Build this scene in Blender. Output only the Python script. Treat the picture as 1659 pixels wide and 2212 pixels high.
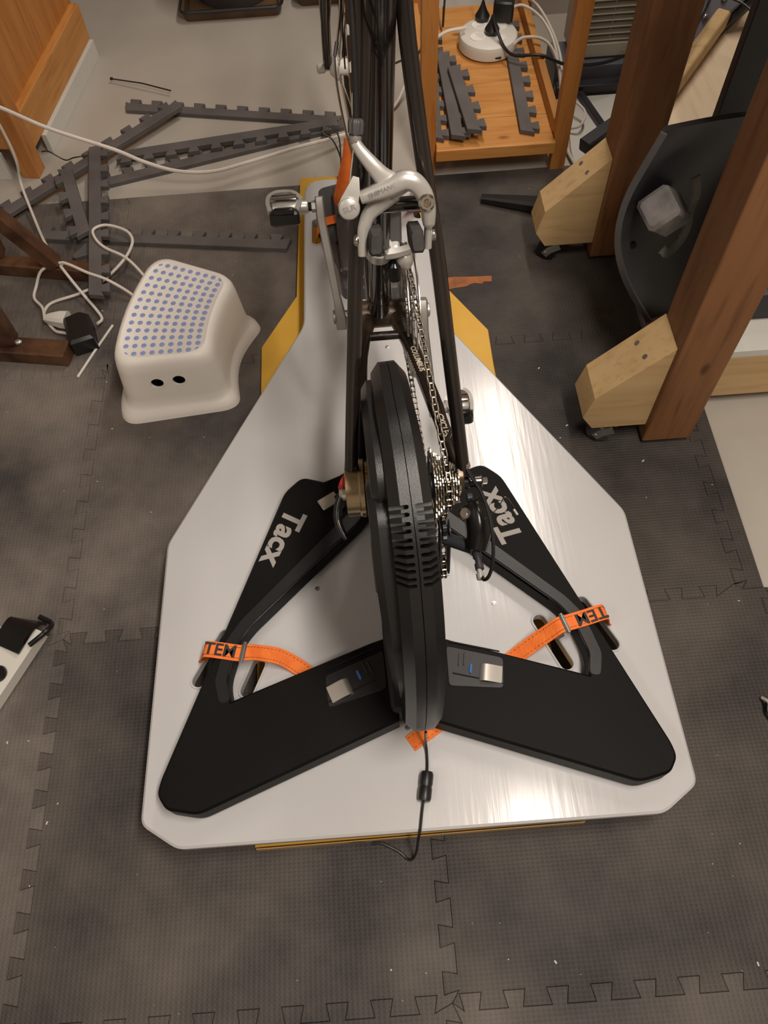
import bpy, bmesh, math, random
from mathutils import Vector, Matrix
random.seed(7)
for o in list(bpy.data.objects): bpy.data.objects.remove(o, do_unlink=True)
S = bpy.context.scene
COL = S.collection
PI = math.pi

# ------------------------------------------------------------------ camera
cam = bpy.data.cameras.new('camera'); camo = bpy.data.objects.new('camera', cam); COL.objects.link(camo)
cam.sensor_fit = 'HORIZONTAL'; cam.sensor_width = 36.0; cam.lens = 36.0 * 1697.6 / 1659.0
cam.clip_start = .02; cam.clip_end = 60
camo.matrix_world = (Matrix.Translation((-.0214, -.5248, 1.307)) @ Matrix.Rotation(-.0033, 4, 'Z')
                     @ Matrix.Rotation(.5155, 4, 'X') @ Matrix.Rotation(-.0713, 4, 'Z'))
S.camera = camo

# ------------------------------------------------------------------ world, lights, exposure
w = bpy.data.worlds.new('world'); S.world = w; w.use_nodes = True
w.node_tree.nodes['Background'].inputs[0].default_value = (1, .93, .86, 1)
w.node_tree.nodes['Background'].inputs[1].default_value = .04
LAMPS = [((.62, 1.62, 2.40), .16, 1.2, 24), ((.50, -.60, 2.40), .16, 1.2, 42), ((-1.35, -.95, 2.40), .16, 1.2, 9)]  # the last lamp is an added fill at the left rear
for (p, sx, sy, e) in LAMPS:
    l = bpy.data.lights.new('tube_or_fill_light', 'AREA'); l.shape = 'RECTANGLE'; l.size = sx; l.size_y = sy
    l.energy = e; l.color = (1, .90, .80)
    lo = bpy.data.objects.new('tube_or_fill_light', l); lo.location = p; COL.objects.link(lo)
S.view_settings.view_transform = 'Standard'; S.view_settings.look = 'None'
S.view_settings.exposure = .08; S.view_settings.gamma = 1.0; S.view_settings.use_curve_mapping = False

# ------------------------------------------------------------------ materials
def lin(c):
    return tuple((x / 12.92 if x <= .04045 else ((x + .055) / 1.055) ** 2.4) for x in c)
def rgb(r, g, b): return lin((r / 255, g / 255, b / 255)) + (1,)
def nd(nt, t, **k):
    n = nt.nodes.new(t)
    for a, v in k.items(): setattr(n, a, v)
    return n
def mat(name, c1, c2=None, scale=8, stretch=(1, 1, 1), rough=.5, metal=0, bump=0, bscale=60, bstretch=(1, 1, 1),
        rvar=0, detail=4, coat=0, ramp=(.35, .65), spec=.5):
    m = bpy.data.materials.new(name); m.use_nodes = True; nt = m.node_tree
    b = nt.nodes['Principled BSDF']
    b.inputs['Roughness'].default_value = rough; b.inputs['Metallic'].default_value = metal
    b.inputs['Coat Weight'].default_value = coat; b.inputs['Specular IOR Level'].default_value = spec
    tc = nd(nt, 'ShaderNodeTexCoord')
    mp = nd(nt, 'ShaderNodeMapping'); mp.inputs['Scale'].default_value = stretch
    nt.links.new(tc.outputs['Object'], mp.inputs[0])
    no = nd(nt, 'ShaderNodeTexNoise'); no.inputs['Scale'].default_value = scale; no.inputs['Detail'].default_value = detail
    nt.links.new(mp.outputs[0], no.inputs['Vector'])
    cr = nd(nt, 'ShaderNodeValToRGB')
    cr.color_ramp.elements[0].position = ramp[0]; cr.color_ramp.elements[1].position = ramp[1]
    cr.color_ramp.elements[0].color = c1; cr.color_ramp.elements[1].color = c2 or c1
    nt.links.new(no.outputs['Fac'], cr.inputs[0]); nt.links.new(cr.outputs[0], b.inputs['Base Color'])
    if rvar:
        mr = nd(nt, 'ShaderNodeMapRange'); mr.inputs['To Min'].default_value = max(0, rough - rvar); mr.inputs['To Max'].default_value = rough + rvar
        nt.links.new(no.outputs['Fac'], mr.inputs[0]); nt.links.new(mr.outputs[0], b.inputs['Roughness'])
    if bump:
        mp2 = nd(nt, 'ShaderNodeMapping'); mp2.inputs['Scale'].default_value = bstretch
        nt.links.new(tc.outputs['Object'], mp2.inputs[0])
        n2 = nd(nt, 'ShaderNodeTexNoise'); n2.inputs['Scale'].default_value = bscale; n2.inputs['Detail'].default_value = 3
        nt.links.new(mp2.outputs[0], n2.inputs['Vector'])
        bp = nd(nt, 'ShaderNodeBump'); bp.inputs['Strength'].default_value = bump; bp.inputs['Distance'].default_value = .002
        nt.links.new(n2.outputs['Fac'], bp.inputs['Height']); nt.links.new(bp.outputs[0], b.inputs['Normal'])
    return m
def wood(name, c1, c2, c3, axis=2, scale=9, rough=.5):
    """grain: stretched noise plus a few wandering bands and knots"""
    m = bpy.data.materials.new(name); m.use_nodes = True; nt = m.node_tree; b = nt.nodes['Principled BSDF']
    b.inputs['Roughness'].default_value = rough
    tc = nd(nt, 'ShaderNodeTexCoord'); mp = nd(nt, 'ShaderNodeMapping')
    st = [1, 1, 1]; st[axis] = .09; mp.inputs['Scale'].default_value = st
    nt.links.new(tc.outputs['Object'], mp.inputs[0])
    n1 = nd(nt, 'ShaderNodeTexNoise'); n1.inputs['Scale'].default_value = scale * 2.2; n1.inputs['Detail'].default_value = 6; n1.inputs['Distortion'].default_value = 1.2
    n2 = nd(nt, 'ShaderNodeTexNoise'); n2.inputs['Scale'].default_value = scale * 11; n2.inputs['Detail'].default_value = 2
    for n in (n1, n2): nt.links.new(mp.outputs[0], n.inputs['Vector'])
    r1 = nd(nt, 'ShaderNodeValToRGB'); r1.color_ramp.elements[0].position = .36; r1.color_ramp.elements[1].position = .66
    r1.color_ramp.elements[0].color = c1; r1.color_ramp.elements[1].color = c2
    nt.links.new(n1.outputs['Fac'], r1.inputs[0])
    r2 = nd(nt, 'ShaderNodeValToRGB'); r2.color_ramp.elements[0].position = .52; r2.color_ramp.elements[1].position = .75
    r2.color_ramp.elements[0].color = (0, 0, 0, 1); r2.color_ramp.elements[1].color = (.75, .75, .75, 1)
    nt.links.new(n2.outputs['Fac'], r2.inputs[0])
    mx = nd(nt, 'ShaderNodeMix', data_type='RGBA'); nt.links.new(r2.outputs[0], mx.inputs[0])
    nt.links.new(r1.outputs[0], mx.inputs[6]); mx.inputs[7].default_value = c3
    # knots
    mk = nd(nt, 'ShaderNodeMapping'); sk = [1, 1, 1]; sk[axis] = .45; mk.inputs['Scale'].default_value = sk
    nt.links.new(tc.outputs['Object'], mk.inputs[0])
    vo = nd(nt, 'ShaderNodeTexVoronoi'); vo.inputs['Scale'].default_value = 9; nt.links.new(mk.outputs[0], vo.inputs['Vector'])
    rk = nd(nt, 'ShaderNodeValToRGB'); rk.color_ramp.elements[0].position = .04; rk.color_ramp.elements[1].position = .085
    rk.color_ramp.elements[0].color = (.8, .8, .8, 1); rk.color_ramp.elements[1].color = (0, 0, 0, 1)
    nt.links.new(vo.outputs['Distance'], rk.inputs[0])
    m2 = nd(nt, 'ShaderNodeMix', data_type='RGBA'); nt.links.new(rk.outputs[0], m2.inputs[0])
    nt.links.new(mx.outputs[2], m2.inputs[6]); m2.inputs[7].default_value = tuple(x * .45 for x in c3[:3]) + (1,)
    nt.links.new(m2.outputs[2], b.inputs['Base Color'])
    bp = nd(nt, 'ShaderNodeBump'); bp.inputs['Strength'].default_value = .15; bp.inputs['Distance'].default_value = .001
    nt.links.new(n2.outputs['Fac'], bp.inputs['Height']); nt.links.new(bp.outputs[0], b.inputs['Normal'])
    return m
def mat_foam(name, ribs=False, tone=1.0):
    m = bpy.data.materials.new(name); m.use_nodes = True; nt = m.node_tree; b = nt.nodes['Principled BSDF']
    b.inputs['Roughness'].default_value = .62; b.inputs['Specular IOR Level'].default_value = .35
    tc = nd(nt, 'ShaderNodeTexCoord')
    n1 = nd(nt, 'ShaderNodeTexNoise'); n1.inputs['Scale'].default_value = 3.2; n1.inputs['Detail'].default_value = 7; n1.inputs['Roughness'].default_value = .6
    nt.links.new(tc.outputs['Object'], n1.inputs['Vector'])
    r1 = nd(nt, 'ShaderNodeValToRGB'); r1.color_ramp.elements[0].position = .36; r1.color_ramp.elements[1].position = .72
    r1.color_ramp.elements[0].color = (.036 * tone, .0315 * tone, .031 * tone, 1); r1.color_ramp.elements[1].color = (.150 * tone, .128 * tone, .108 * tone, 1)
    nt.links.new(n1.outputs['Fac'], r1.inputs[0])
    # lint specks
    vo = nd(nt, 'ShaderNodeTexVoronoi'); vo.inputs['Scale'].default_value = 26; nt.links.new(tc.outputs['Object'], vo.inputs['Vector'])
    rk = nd(nt, 'ShaderNodeValToRGB'); rk.color_ramp.elements[0].position = .018; rk.color_ramp.elements[1].position = .03
    rk.color_ramp.elements[0].color = (.5, .5, .5, 1); rk.color_ramp.elements[1].color = (0, 0, 0, 1)
    nt.links.new(vo.outputs['Distance'], rk.inputs[0])
    mx = nd(nt, 'ShaderNodeMix', data_type='RGBA'); nt.links.new(rk.outputs[0], mx.inputs[0])
    nt.links.new(r1.outputs[0], mx.inputs[6]); mx.inputs[7].default_value = (.45, .42, .38, 1)
    nt.links.new(mx.outputs[2], b.inputs['Base Color'])
    # embossed weave
    hs = []
    for d, sc in (((('X'), 270), ('Y', 330)) if not ribs else (('X', 150), ('DIAGONAL', 130))):
        wv = nd(nt, 'ShaderNodeTexWave', bands_direction=d); wv.inputs['Scale'].default_value = sc / (2 * PI) * 1.0
        wv.inputs['Distortion'].default_value = .4; nt.links.new(tc.outputs['Object'], wv.inputs['Vector']); hs.append(wv)
    ml = nd(nt, 'ShaderNodeMath', operation='MULTIPLY'); nt.links.new(hs[0].outputs['Fac'], ml.inputs[0]); nt.links.new(hs[1].outputs['Fac'], ml.inputs[1])
    bp = nd(nt, 'ShaderNodeBump'); bp.inputs['Strength'].default_value = .55; bp.inputs['Distance'].default_value = .0012
    nt.links.new(ml.outputs[0], bp.inputs['Height']); nt.links.new(bp.outputs[0], b.inputs['Normal'])
    return m
M = {}
M['foam'] = mat_foam('foam_mat'); M['foam_rib'] = mat_foam('foam_mat_ribbed', True, 1.5); M['foam_pale'] = mat_foam('foam_mat_pale', False, 1.5); M['foam_dark'] = mat_foam('foam_mat_dark', False, .72)  # tone variants of one foam: paler for left tiles, darker for right
M['foam_strip'] = mat('foam_strip', (.092, .083, .081, 1), (.125, .114, .110, 1), 10, rough=.7, bump=.1, bscale=300)
M['concrete'] = mat('painted_concrete', (.40, .365, .32, 1), (.47, .435, .385, 1), 2.2, rough=.42, detail=6, rvar=.08, bump=.05, bscale=30)
M['wall'] = mat('wall_paint', (.55, .50, .44, 1), (.6, .55, .49, 1), 2, rough=.8)
M['ceil'] = mat('ceiling_paint', (.62, .57, .51, 1), (.66, .61, .55, 1), 2, rough=.8)
M['board'] = mat('white_gloss_paint', (.56, .555, .56, 1), (.60, .595, .595, 1), 3, rough=.17, rvar=.07, detail=6, bump=.10, bscale=42, bstretch=(2.6, .16, 1))
M['yellow'] = mat('yellow_paint', (.68, .37, .035, 1), (.76, .44, .06, 1), 6, rough=.5, bump=.1, bscale=80)
M['yellowedge'] = wood('plywood_edge', (.55, .35, .13, 1), (.62, .42, .18, 1), (.35, .18, .06, 1), axis=0, scale=14)
M['blk'] = mat('black_plastic', (.009, .009, .0095, 1), (.013, .0125, .013, 1), 5, rough=.36, bump=.12, bscale=900)
M['blk_leg'] = mat('black_leg_plastic', (.0035, .0032, .003, 1), (.006, .0055, .005, 1), 6, rough=.55, rvar=.08, spec=.13, bump=.12, bscale=900)
M['blk_gloss'] = mat('black_gloss', (.008, .008, .008, 1), (.011, .010, .010, 1), 8, rough=.2)
M['rubber'] = mat('black_rubber', (.016, .015, .015, 1), (.024, .022, .021, 1), 20, rough=.75)
M['frame'] = mat('black_brown_frame_paint', (.010, .0075, .007, 1), (.016, .011, .009, 1), 14, rough=.2, coat=.6)
M['frame_worn'] = mat('worn_frame_lug', (.15, .11, .075, 1), (.035, .025, .018, 1), 24, rough=.34, metal=.55, rvar=.1)
M['alu'] = mat('brushed_aluminium', (.50, .485, .455, 1), (.56, .545, .51, 1), 30, rough=.33, metal=.45, rvar=.08)
M['alu_mat'] = mat('satin_grey_aluminium', (.36, .345, .32, 1), (.44, .42, .39, 1), 24, rough=.42, metal=.7)
M['chrome'] = mat('chromed_steel', (.60, .58, .54, 1), (.7, .68, .64, 1), 30, rough=.18, metal=1)
M['steel'] = mat('oily_steel', (.17, .15, .12, 1), (.42, .38, .31, 1), 90, rough=.28, metal=1, rvar=.1)
M['chain'] = mat('oily_chain_steel', (.05, .042, .034, 1), (.26, .225, .18, 1), 120, rough=.3, metal=1, rvar=.1)
M['brass'] = mat('bronze_anodised', (.42, .33, .20, 1), (.50, .41, .27, 1), 20, rough=.26, metal=1, bump=.04, bscale=40, bstretch=(30, 1, 1))
M['orange'] = mat('orange_webbing', (.86, .17, .022, 1), (.95, .22, .03, 1), 60, rough=.75, bump=.5, bscale=240, bstretch=(1, .3, 1))
M['redtape'] = mat('red_tape', (.33, .018, .018, 1), (.42, .03, .03, 1), 60, rough=.5)
M['ink'] = mat('dark_print', (.025, .022, .022, 1), rough=.7)
M['logo'] = mat('light_grey_print', (.34, .315, .29, 1), rough=.6)
M['cream'] = mat('cream_print', (.52, .47, .36, 1), rough=.5)
M['faint'] = mat('faint_print', (.22, .21, .20, 1), rough=.5)
M['white_pl'] = mat('off_white_plastic', (.86, .81, .75, 1), (.88, .83, .77, 1), 4, rough=.45)
M['white_cable'] = mat('white_cable', (.66, .60, .54, 1), (.72, .66, .6, 1), 20, rough=.5)
M['white_pt'] = mat('white_paint', (.62, .61, .56, 1), (.66, .65, .60, 1), 6, rough=.6)
M['white_hub'] = mat('white_hub_plastic', (.66, .64, .58, 1), (.7, .68, .62, 1), 6, rough=.45)
M['blue'] = mat('blue_rubber_dot', (.27, .335, .62, 1), (.29, .36, .66, 1), 40, rough=.6)
M['bluepart'] = mat('blue_plastic', (.03, .14, .42, 1), rough=.3)
M['pine'] = wood('orange_pine', (.52, .225, .055, 1), (.60, .29, .08, 1), (.40, .14, .028, 1), axis=0)
M['pine_y'] = wood('orange_pine_y', (.52, .225, .055, 1), (.60, .29, .08, 1), (.40, .14, .028, 1), axis=1)
M['pine_z'] = wood('orange_pine_z', (.46, .18, .04, 1), (.53, .225, .055, 1), (.36, .115, .022, 1), axis=2)
M['stained'] = wood('brown_stained_timber', (.215, .092, .034, 1), (.26, .118, .046, 1), (.13, .05, .018, 1), axis=2, scale=7, rough=.6)
M['raw'] = wood('raw_pine', (.52, .35, .165, 1), (.58, .40, .20, 1), (.44, .27, .115, 1), axis=0, scale=7, rough=.65)
M['pale'] = wood('pale_board', (.66, .52, .36, 1), (.70, .57, .41, 1), (.58, .43, .28, 1), axis=1, scale=5, rough=.65)
M['rust'] = mat('rusty_steel', (.060, .026, .016, 1), (.17, .085, .042, 1), 16, rough=.5, metal=.35, rvar=.15, detail=7)
M['weld'] = mat('weld_bead', (.5, .48, .45, 1), (.62, .6, .56, 1), 60, rough=.3, metal=.8)
M['purple'] = mat('dark_violet_laminate', (.010, .009, .0115, 1), (.014, .0125, .016, 1), 5, rough=.36)
M['darksteel'] = mat('dark_painted_steel', (.026, .026, .032, 1), (.04, .04, .048, 1), 9, rough=.4)
M['violetsteel'] = mat('grey_violet_steel', (.13, .13, .165, 1), (.16, .16, .19, 1), 9, rough=.45)
M['tape'] = mat('silver_grey_tape', (.10, .092, .09, 1), (.19, .175, .17, 1), 26, rough=.28, bump=.5, bscale=36)
M['felt'] = mat('grey_torn_felt', (.085, .085, .078, 1), (.15, .15, .135, 1), 40, rough=.9, bump=.6, bscale=90)
M['heater'] = mat('cream_enamel', (.56, .52, .41, 1), (.6, .56, .45, 1), 5, rough=.4)
M['dark'] = mat('dark_void', (.03, .026, .02, 1), rough=.8)
M['greyblk'] = mat('dark_grey_plastic', (.060, .057, .058, 1), (.078, .073, .073, 1), 8, rough=.45)
M['earth'] = mat('dirty_brown_tray', (.075, .042, .022, 1), (.13, .075, .038, 1), 12, rough=.5, detail=6)
M['pad'] = mat('brake_rubber', (.038, .036, .034, 1), (.062, .058, .054, 1), 50, rough=.8)
M['zinc'] = mat('zinc_plate', (.42, .42, .42, 1), (.55, .55, .54, 1), 30, rough=.3, metal=.9)
M['nickel'] = mat('brushed_nickel', (.50, .47, .42, 1), (.6, .57, .52, 1), 10, rough=.38, metal=.75)
M['crumb'] = mat('pale_lint', (.55, .52, .47, 1), rough=.8)
M['redrust'] = mat('orange_tape', (.42, .13, .03, 1), (.20, .075, .03, 1), 26, rough=.6, detail=6)
M['tyre'] = mat('black_tyre', (.02, .019, .019, 1), (.03, .028, .027, 1), 30, rough=.7)

# ------------------------------------------------------------------ mesh builder
def V3(p): return Vector(p)
def offset(poly, d):
    """inset a CCW polygon by d"""
    n = len(poly); out = []
    for i in range(n):
        p0, p1, p2 = Vector(poly[i - 1]), Vector(poly[i]), Vector(poly[(i + 1) % n])
        e1 = (p1 - p0); e2 = (p2 - p1)
        if e1.length < 1e-9 or e2.length < 1e-9: out.append(tuple(p1)); continue
        e1.normalize(); e2.normalize()
        n1 = Vector((-e1.y, e1.x)); n2 = Vector((-e2.y, e2.x))
        k = n1 + n2
        den = max(.25, 1 + n1.dot(n2))
        out.append(tuple(p1 + k * (d / den)))
    return out
def area(poly): return sum(poly[i - 1][0] * poly[i][1] - poly[i][0] * poly[i - 1][1] for i in range(len(poly))) / 2
def ccw(poly): return list(poly) if area(poly) > 0 else list(poly)[::-1]
def rounded(poly, r, k=4):
    """round polygon corners; r scalar or list"""
    n = len(poly); out = []
    for i in range(n):
        p0, p1, p2 = Vector(poly[i - 1]), Vector(poly[i]), Vector(poly[(i + 1) % n])
        rr = r[i] if isinstance(r, (list, tuple)) else r
        a = (p0 - p1); b = (p2 - p1); d = min(rr, a.length * .45, b.length * .45)
        if d < 1e-6: out.append(tuple(p1)); continue
        a.normalize(); b.normalize(); A = p1 + a * d; B = p1 + b * d
        for j in range(k + 1):
            t = j / k
            out.append(tuple(A * (1 - t) ** 2 + p1 * 2 * t * (1 - t) + B * t * t))
    return out
def smooth_path(pts, k=6, closed=False):
    P = [Vector(p) for p in pts]; n = len(P); out = []
    rng = range(n if closed else n - 1)
    for i in rng:
        p0 = P[(i - 1) % n] if (closed or i > 0) else P[0] * 2 - P[1]
        p1 = P[i]; p2 = P[(i + 1) % n]
        p3 = P[(i + 2) % n] if (closed or i + 2 < n) else P[-1] * 2 - P[-2]
        for j in range(k):
            t = j / k
            out.append(.5 * ((2 * p1) + (p2 - p0) * t + (2 * p0 - 5 * p1 + 4 * p2 - p3) * t * t + (3 * p1 - p0 - 3 * p2 + p3) * t ** 3))
    if not closed: out.append(P[-1])
    return out
class MB:
    def __init__(s): s.v = []; s.f = []
    def add(s, vs, fs):
        o = len(s.v); s.v += [tuple(v) for v in vs]; s.f += [tuple(i + o for i in f) for f in fs]; return s
    def box(s, c, sz, R=None):
        R = R or Matrix.Identity(3); c = V3(c); x, y, z = [a / 2 for a in sz]
        vs = [c + R @ Vector((i * x, j * y, k * z)) for i in (-1, 1) for j in (-1, 1) for k in (-1, 1)]
        return s.add(vs, [(0, 1, 3, 2), (4, 6, 7, 5), (0, 4, 5, 1), (2, 3, 7, 6), (0, 2, 6, 4), (1, 5, 7, 3)])
    def cbox(s, c, sz, ch=.002, R=None):
        """box with chamfered vertical edges and top/bottom rims"""
        x, y, z = [a / 2 for a in sz]; R = R or Matrix.Identity(3)
        ring = [(-x + ch, -y), (x - ch, -y), (x, -y + ch), (x, y - ch), (x - ch, y), (-x + ch, y), (-x, y - ch), (-x, -y + ch)]
        return s.loft([[tuple(R @ Vector((px * q, py * q2, h)) + V3(c)) for px, py in ring] for q, q2, h in
                       (((x - ch) / x, (y - ch) / y, -z), (1, 1, -z + ch), (1, 1, z - ch), ((x - ch) / x, (y - ch) / y, z))])
    def loft(s, rings, caps=True, closed=False):
        n = len(rings[0]); vs = [p for r in rings for p in r]; fs = []
        m = len(rings)
        for i in range(m if closed else m - 1):
            a = i * n; b = ((i + 1) % m) * n
            for j in range(n): fs.append((a + j, a + (j + 1) % n, b + (j + 1) % n, b + j))
        if caps and not closed:
            fs.append(tuple(range(n))[::-1]); fs.append(tuple((m - 1) * n + j for j in range(n)))
        return s.add(vs, fs)
    def prism(s, poly, z0, z1, ch=0, Mx=None, chb=0):
        poly = ccw(poly); T = (lambda p: tuple(Mx @ Vector(p))) if Mx else (lambda p: p)
        rings = []
        if chb: rings += [[(x, y, z0) for x, y in offset(poly, chb)], [(x, y, z0 + chb) for x, y in poly]]
        else: rings.append([(x, y, z0) for x, y in poly])
        if ch: rings += [[(x, y, z1 - ch) for x, y in poly], [(x, y, z1) for x, y in offset(poly, ch)]]
        else: rings.append([(x, y, z1) for x, y in poly])
        return s.loft([[T(p) for p in r] for r in rings])
    def tube(s, path, r, n=10, closed=False, caps=True, up=None):
        P = [V3(p) for p in path]; m = len(P); rs = list(r) if isinstance(r, (list, tuple)) else [r] * m
        if len(rs) != m: rs = [rs[0] + (rs[-1] - rs[0]) * i / (m - 1) for i in range(m)]
        return s.sweep(P, [[(q * math.cos(2 * PI * j / n), q * math.sin(2 * PI * j / n)) for j in range(n)] for q in rs], up, closed, caps)
    def sweep(s, path, prof, up=None, closed=False, caps=True):
        P = [V3(p) for p in path]; m = len(P)
        profs = prof if isinstance(prof[0][0], (tuple, list)) else [prof] * m
        rings = []; nrm = None
        for i in range(m):
            if closed: t = P[(i + 1) % m] - P[i - 1]
            else: t = P[min(i + 1, m - 1)] - P[max(i - 1, 0)]
            t.normalize()
            if up is not None:
                u = V3(up[i] if isinstance(up, list) else up)
                nrm = u - t * u.dot(t)
                if nrm.length < 1e-6: nrm = t.orthogonal()
            elif nrm is None:
                nrm = Vector((0, 0, 1)) - t * t.z
                if nrm.length < .15: nrm = Vector((0, 1, 0)) - t * t.y
            else: nrm = nrm - t * nrm.dot(t)
            nrm.normalize(); b = t.cross(nrm)
            rings.append([tuple(P[i] + b * x + nrm * y) for x, y in profs[i]])
        return s.loft(rings, caps, closed)
    def ribbon(s, path, wd, th, up):
        return s.sweep(path, [(-wd / 2, -th / 2), (wd / 2, -th / 2), (wd / 2, th / 2), (-wd / 2, th / 2)], up)
    def lathe(s, prof, o=(0, 0, 0), ax=(0, 0, 1), n=24, closed_prof=False):
        ax = V3(ax).normalized(); u = ax.orthogonal().normalized(); v = ax.cross(u); o = V3(o)
        rings = [[tuple(o + ax * h + u * (r * math.cos(2 * PI * j / n)) + v * (r * math.sin(2 * PI * j / n))) for j in range(n)] for r, h in prof]
        return s.loft(rings, caps=not closed_prof, closed=closed_prof)
    def cyl(s, a, b, r, n=16, ch=0):
        a = V3(a); b = V3(b); L = (b - a).length
        pr = [(r, 0), (r, L)] if not ch else [(r - ch, 0), (r, ch), (r, L - ch), (r - ch, L)]
        return s.lathe(pr, a, b - a, n)
    def ball(s, c, r, sc=(1, 1, 1), n=14, R=None):
        k = n // 2; R = R or Matrix.Identity(3); c = V3(c)
        rings = []
        for i in range(k + 1):
            a = -PI / 2 + PI * i / k; a = max(-PI / 2 + .03, min(PI / 2 - .03, a))
            rings.append([tuple(c + R @ Vector((r * math.cos(a) * math.cos(2 * PI * j / n) * sc[0], r * math.cos(a) * math.sin(2 * PI * j / n) * sc[1], r * math.sin(a) * sc[2]))) for j in range(n)])
        return s.loft(rings)
    def mesh(s, name, smooth=35):
        me = bpy.data.meshes.new(name); me.from_pydata(s.v, [], s.f); me.validate()
        bm = bmesh.new(); bm.from_mesh(me); bmesh.ops.recalc_face_normals(bm, faces=bm.faces)
        ng = [f for f in bm.faces if len(f.verts) > 6]
        if ng: bmesh.ops.triangulate(bm, faces=ng, ngon_method='BEAUTY')
        bm.to_mesh(me); bm.free()
        if smooth:
            for p in me.polygons: p.use_smooth = True
            me.set_sharp_from_angle(angle=math.radians(smooth))
        return me
def tag(o, label=None, cat=None, group=None, kind=None):
    if label: o['label'] = label
    if cat: o['category'] = cat
    if group: o['group'] = group
    if kind: o['kind'] = kind
    return o
def empty(name, loc, rz=0, **k):
    o = bpy.data.objects.new(name, None); o.empty_display_size = .05; o.location = loc; o.rotation_euler = (0, 0, rz)
    COL.objects.link(o); return tag(o, **k)
def obj(name, mb, m, parent=None, smooth=35, local=False, bevel=0, **k):
    """mb in world coordinates unless local=True"""
    me = mb.mesh(name, smooth) if isinstance(mb, MB) else mb
    me.materials.clear(); me.materials.append(M[m] if isinstance(m, str) else m)
    o = bpy.data.objects.new(name, me); COL.objects.link(o)
    if parent is not None:
        if not local:
            root = parent; mw = Matrix.Identity(4)
            chain = []
            while root is not None: chain.append(root); root = root.parent
            for r in reversed(chain): mw = mw @ r.matrix_basis
            me.transform(mw.inverted())
        o.parent = parent
    if bevel:
        b = o.modifiers.new('bevel', 'BEVEL'); b.width = bevel; b.segments = 2; b.limit_method = 'ANGLE'; b.angle_limit = math.radians(40)
    return tag(o, **k)
def base(o, loc):
    """move a single-mesh object's origin to loc without moving the mesh"""
    o.data.transform(Matrix.Translation(-V3(loc))); o.location = loc; return o
def copy_tree(o, parent=None):
    c = o.copy(); COL.objects.link(c); c.parent = parent
    for ch in list(o.children): copy_tree(ch, c)
    return c
def boolean(me, cutter_mb):
    a = bpy.data.objects.new('tmp_a', me); b = bpy.data.objects.new('tmp_b', cutter_mb.mesh('tmp_b', 0))
    COL.objects.link(a); COL.objects.link(b)
    md = a.modifiers.new('b', 'BOOLEAN'); md.object = b; md.operation = 'DIFFERENCE'; md.solver = 'EXACT'
    dg = bpy.context.evaluated_depsgraph_get(); dg.update()
    r = bpy.data.meshes.new_from_object(a.evaluated_get(dg))
    bpy.data.objects.remove(a); bpy.data.objects.remove(b)
    for p in r.polygons: p.use_smooth = True
    r.set_sharp_from_angle(angle=math.radians(30))
    return r
def text_mesh(txt, size, Mx, th=.0006, bold=0, shear=0, xs=1):
    cu = bpy.data.curves.new('txt', 'FONT'); cu.body = txt; cu.size = size; cu.align_x = 'CENTER'; cu.align_y = 'CENTER'
    cu.extrude = th / 2; cu.offset = bold; cu.shear = shear; cu.resolution_u = 3
    o = bpy.data.objects.new('txt', cu); COL.objects.link(o)
    dg = bpy.context.evaluated_depsgraph_get(); dg.update()
    me = bpy.data.meshes.new_from_object(o.evaluated_get(dg)); bpy.data.objects.remove(o)
    me.transform(Matrix.Diagonal((xs, 1, 1, 1))); me.transform(Mx); return me
def frame(o, right, up):
    r = V3(right).normalized(); u = V3(up); u = (u - r * u.dot(r)).normalized(); n = r.cross(u)
    return Matrix.Translation(V3(o)) @ Matrix((r, u, n)).transposed().to_4x4()

# ------------------------------------------------------------------ room shell
def st(name, mb, m, **k): return obj(name, mb, m, kind='structure', **k)
X0, X1, Y0, Y1, H = -2.6, 2.6, -2.6, 4.2, 2.45
st('floor', MB().box(((X0 + X1) / 2, (Y0 + Y1) / 2, -.05), (X1 - X0 + .4, Y1 - Y0 + .4, .1)), 'concrete')
st('ceiling', MB().box(((X0 + X1) / 2, (Y0 + Y1) / 2, H + .05), (X1 - X0 + .4, Y1 - Y0 + .4, .1)), 'ceil')
st('wall_left', MB().box((X0 - .05, (Y0 + Y1) / 2, H / 2), (.1, Y1 - Y0, H)), 'wall')
st('wall_right', MB().box((X1 + .05, (Y0 + Y1) / 2, H / 2), (.1, Y1 - Y0, H)), 'wall')
st('wall_back', MB().box((0, Y1 + .05, H / 2), (X1 - X0, .1, H)), 'wall')
st('wall_front', MB().box((0, Y0 - .05, H / 2), (X1 - X0, .1, H)), 'wall')
for i, (p, sx, sy, e) in enumerate(LAMPS):
    r = empty('ceiling_light', (p[0], p[1], H), label=['white fluorescent batten on the ceiling ahead of the bicycle', 'white fluorescent batten on the ceiling above the trainer',
              'white batten added for fill light on the ceiling behind the photographer'][i], cat='ceiling light', group='ceiling battens')
    obj('housing', MB().cbox((p[0], p[1], H - .018), (sx + .05, sy + .06, .034), .005), 'white_pt', r)

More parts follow.
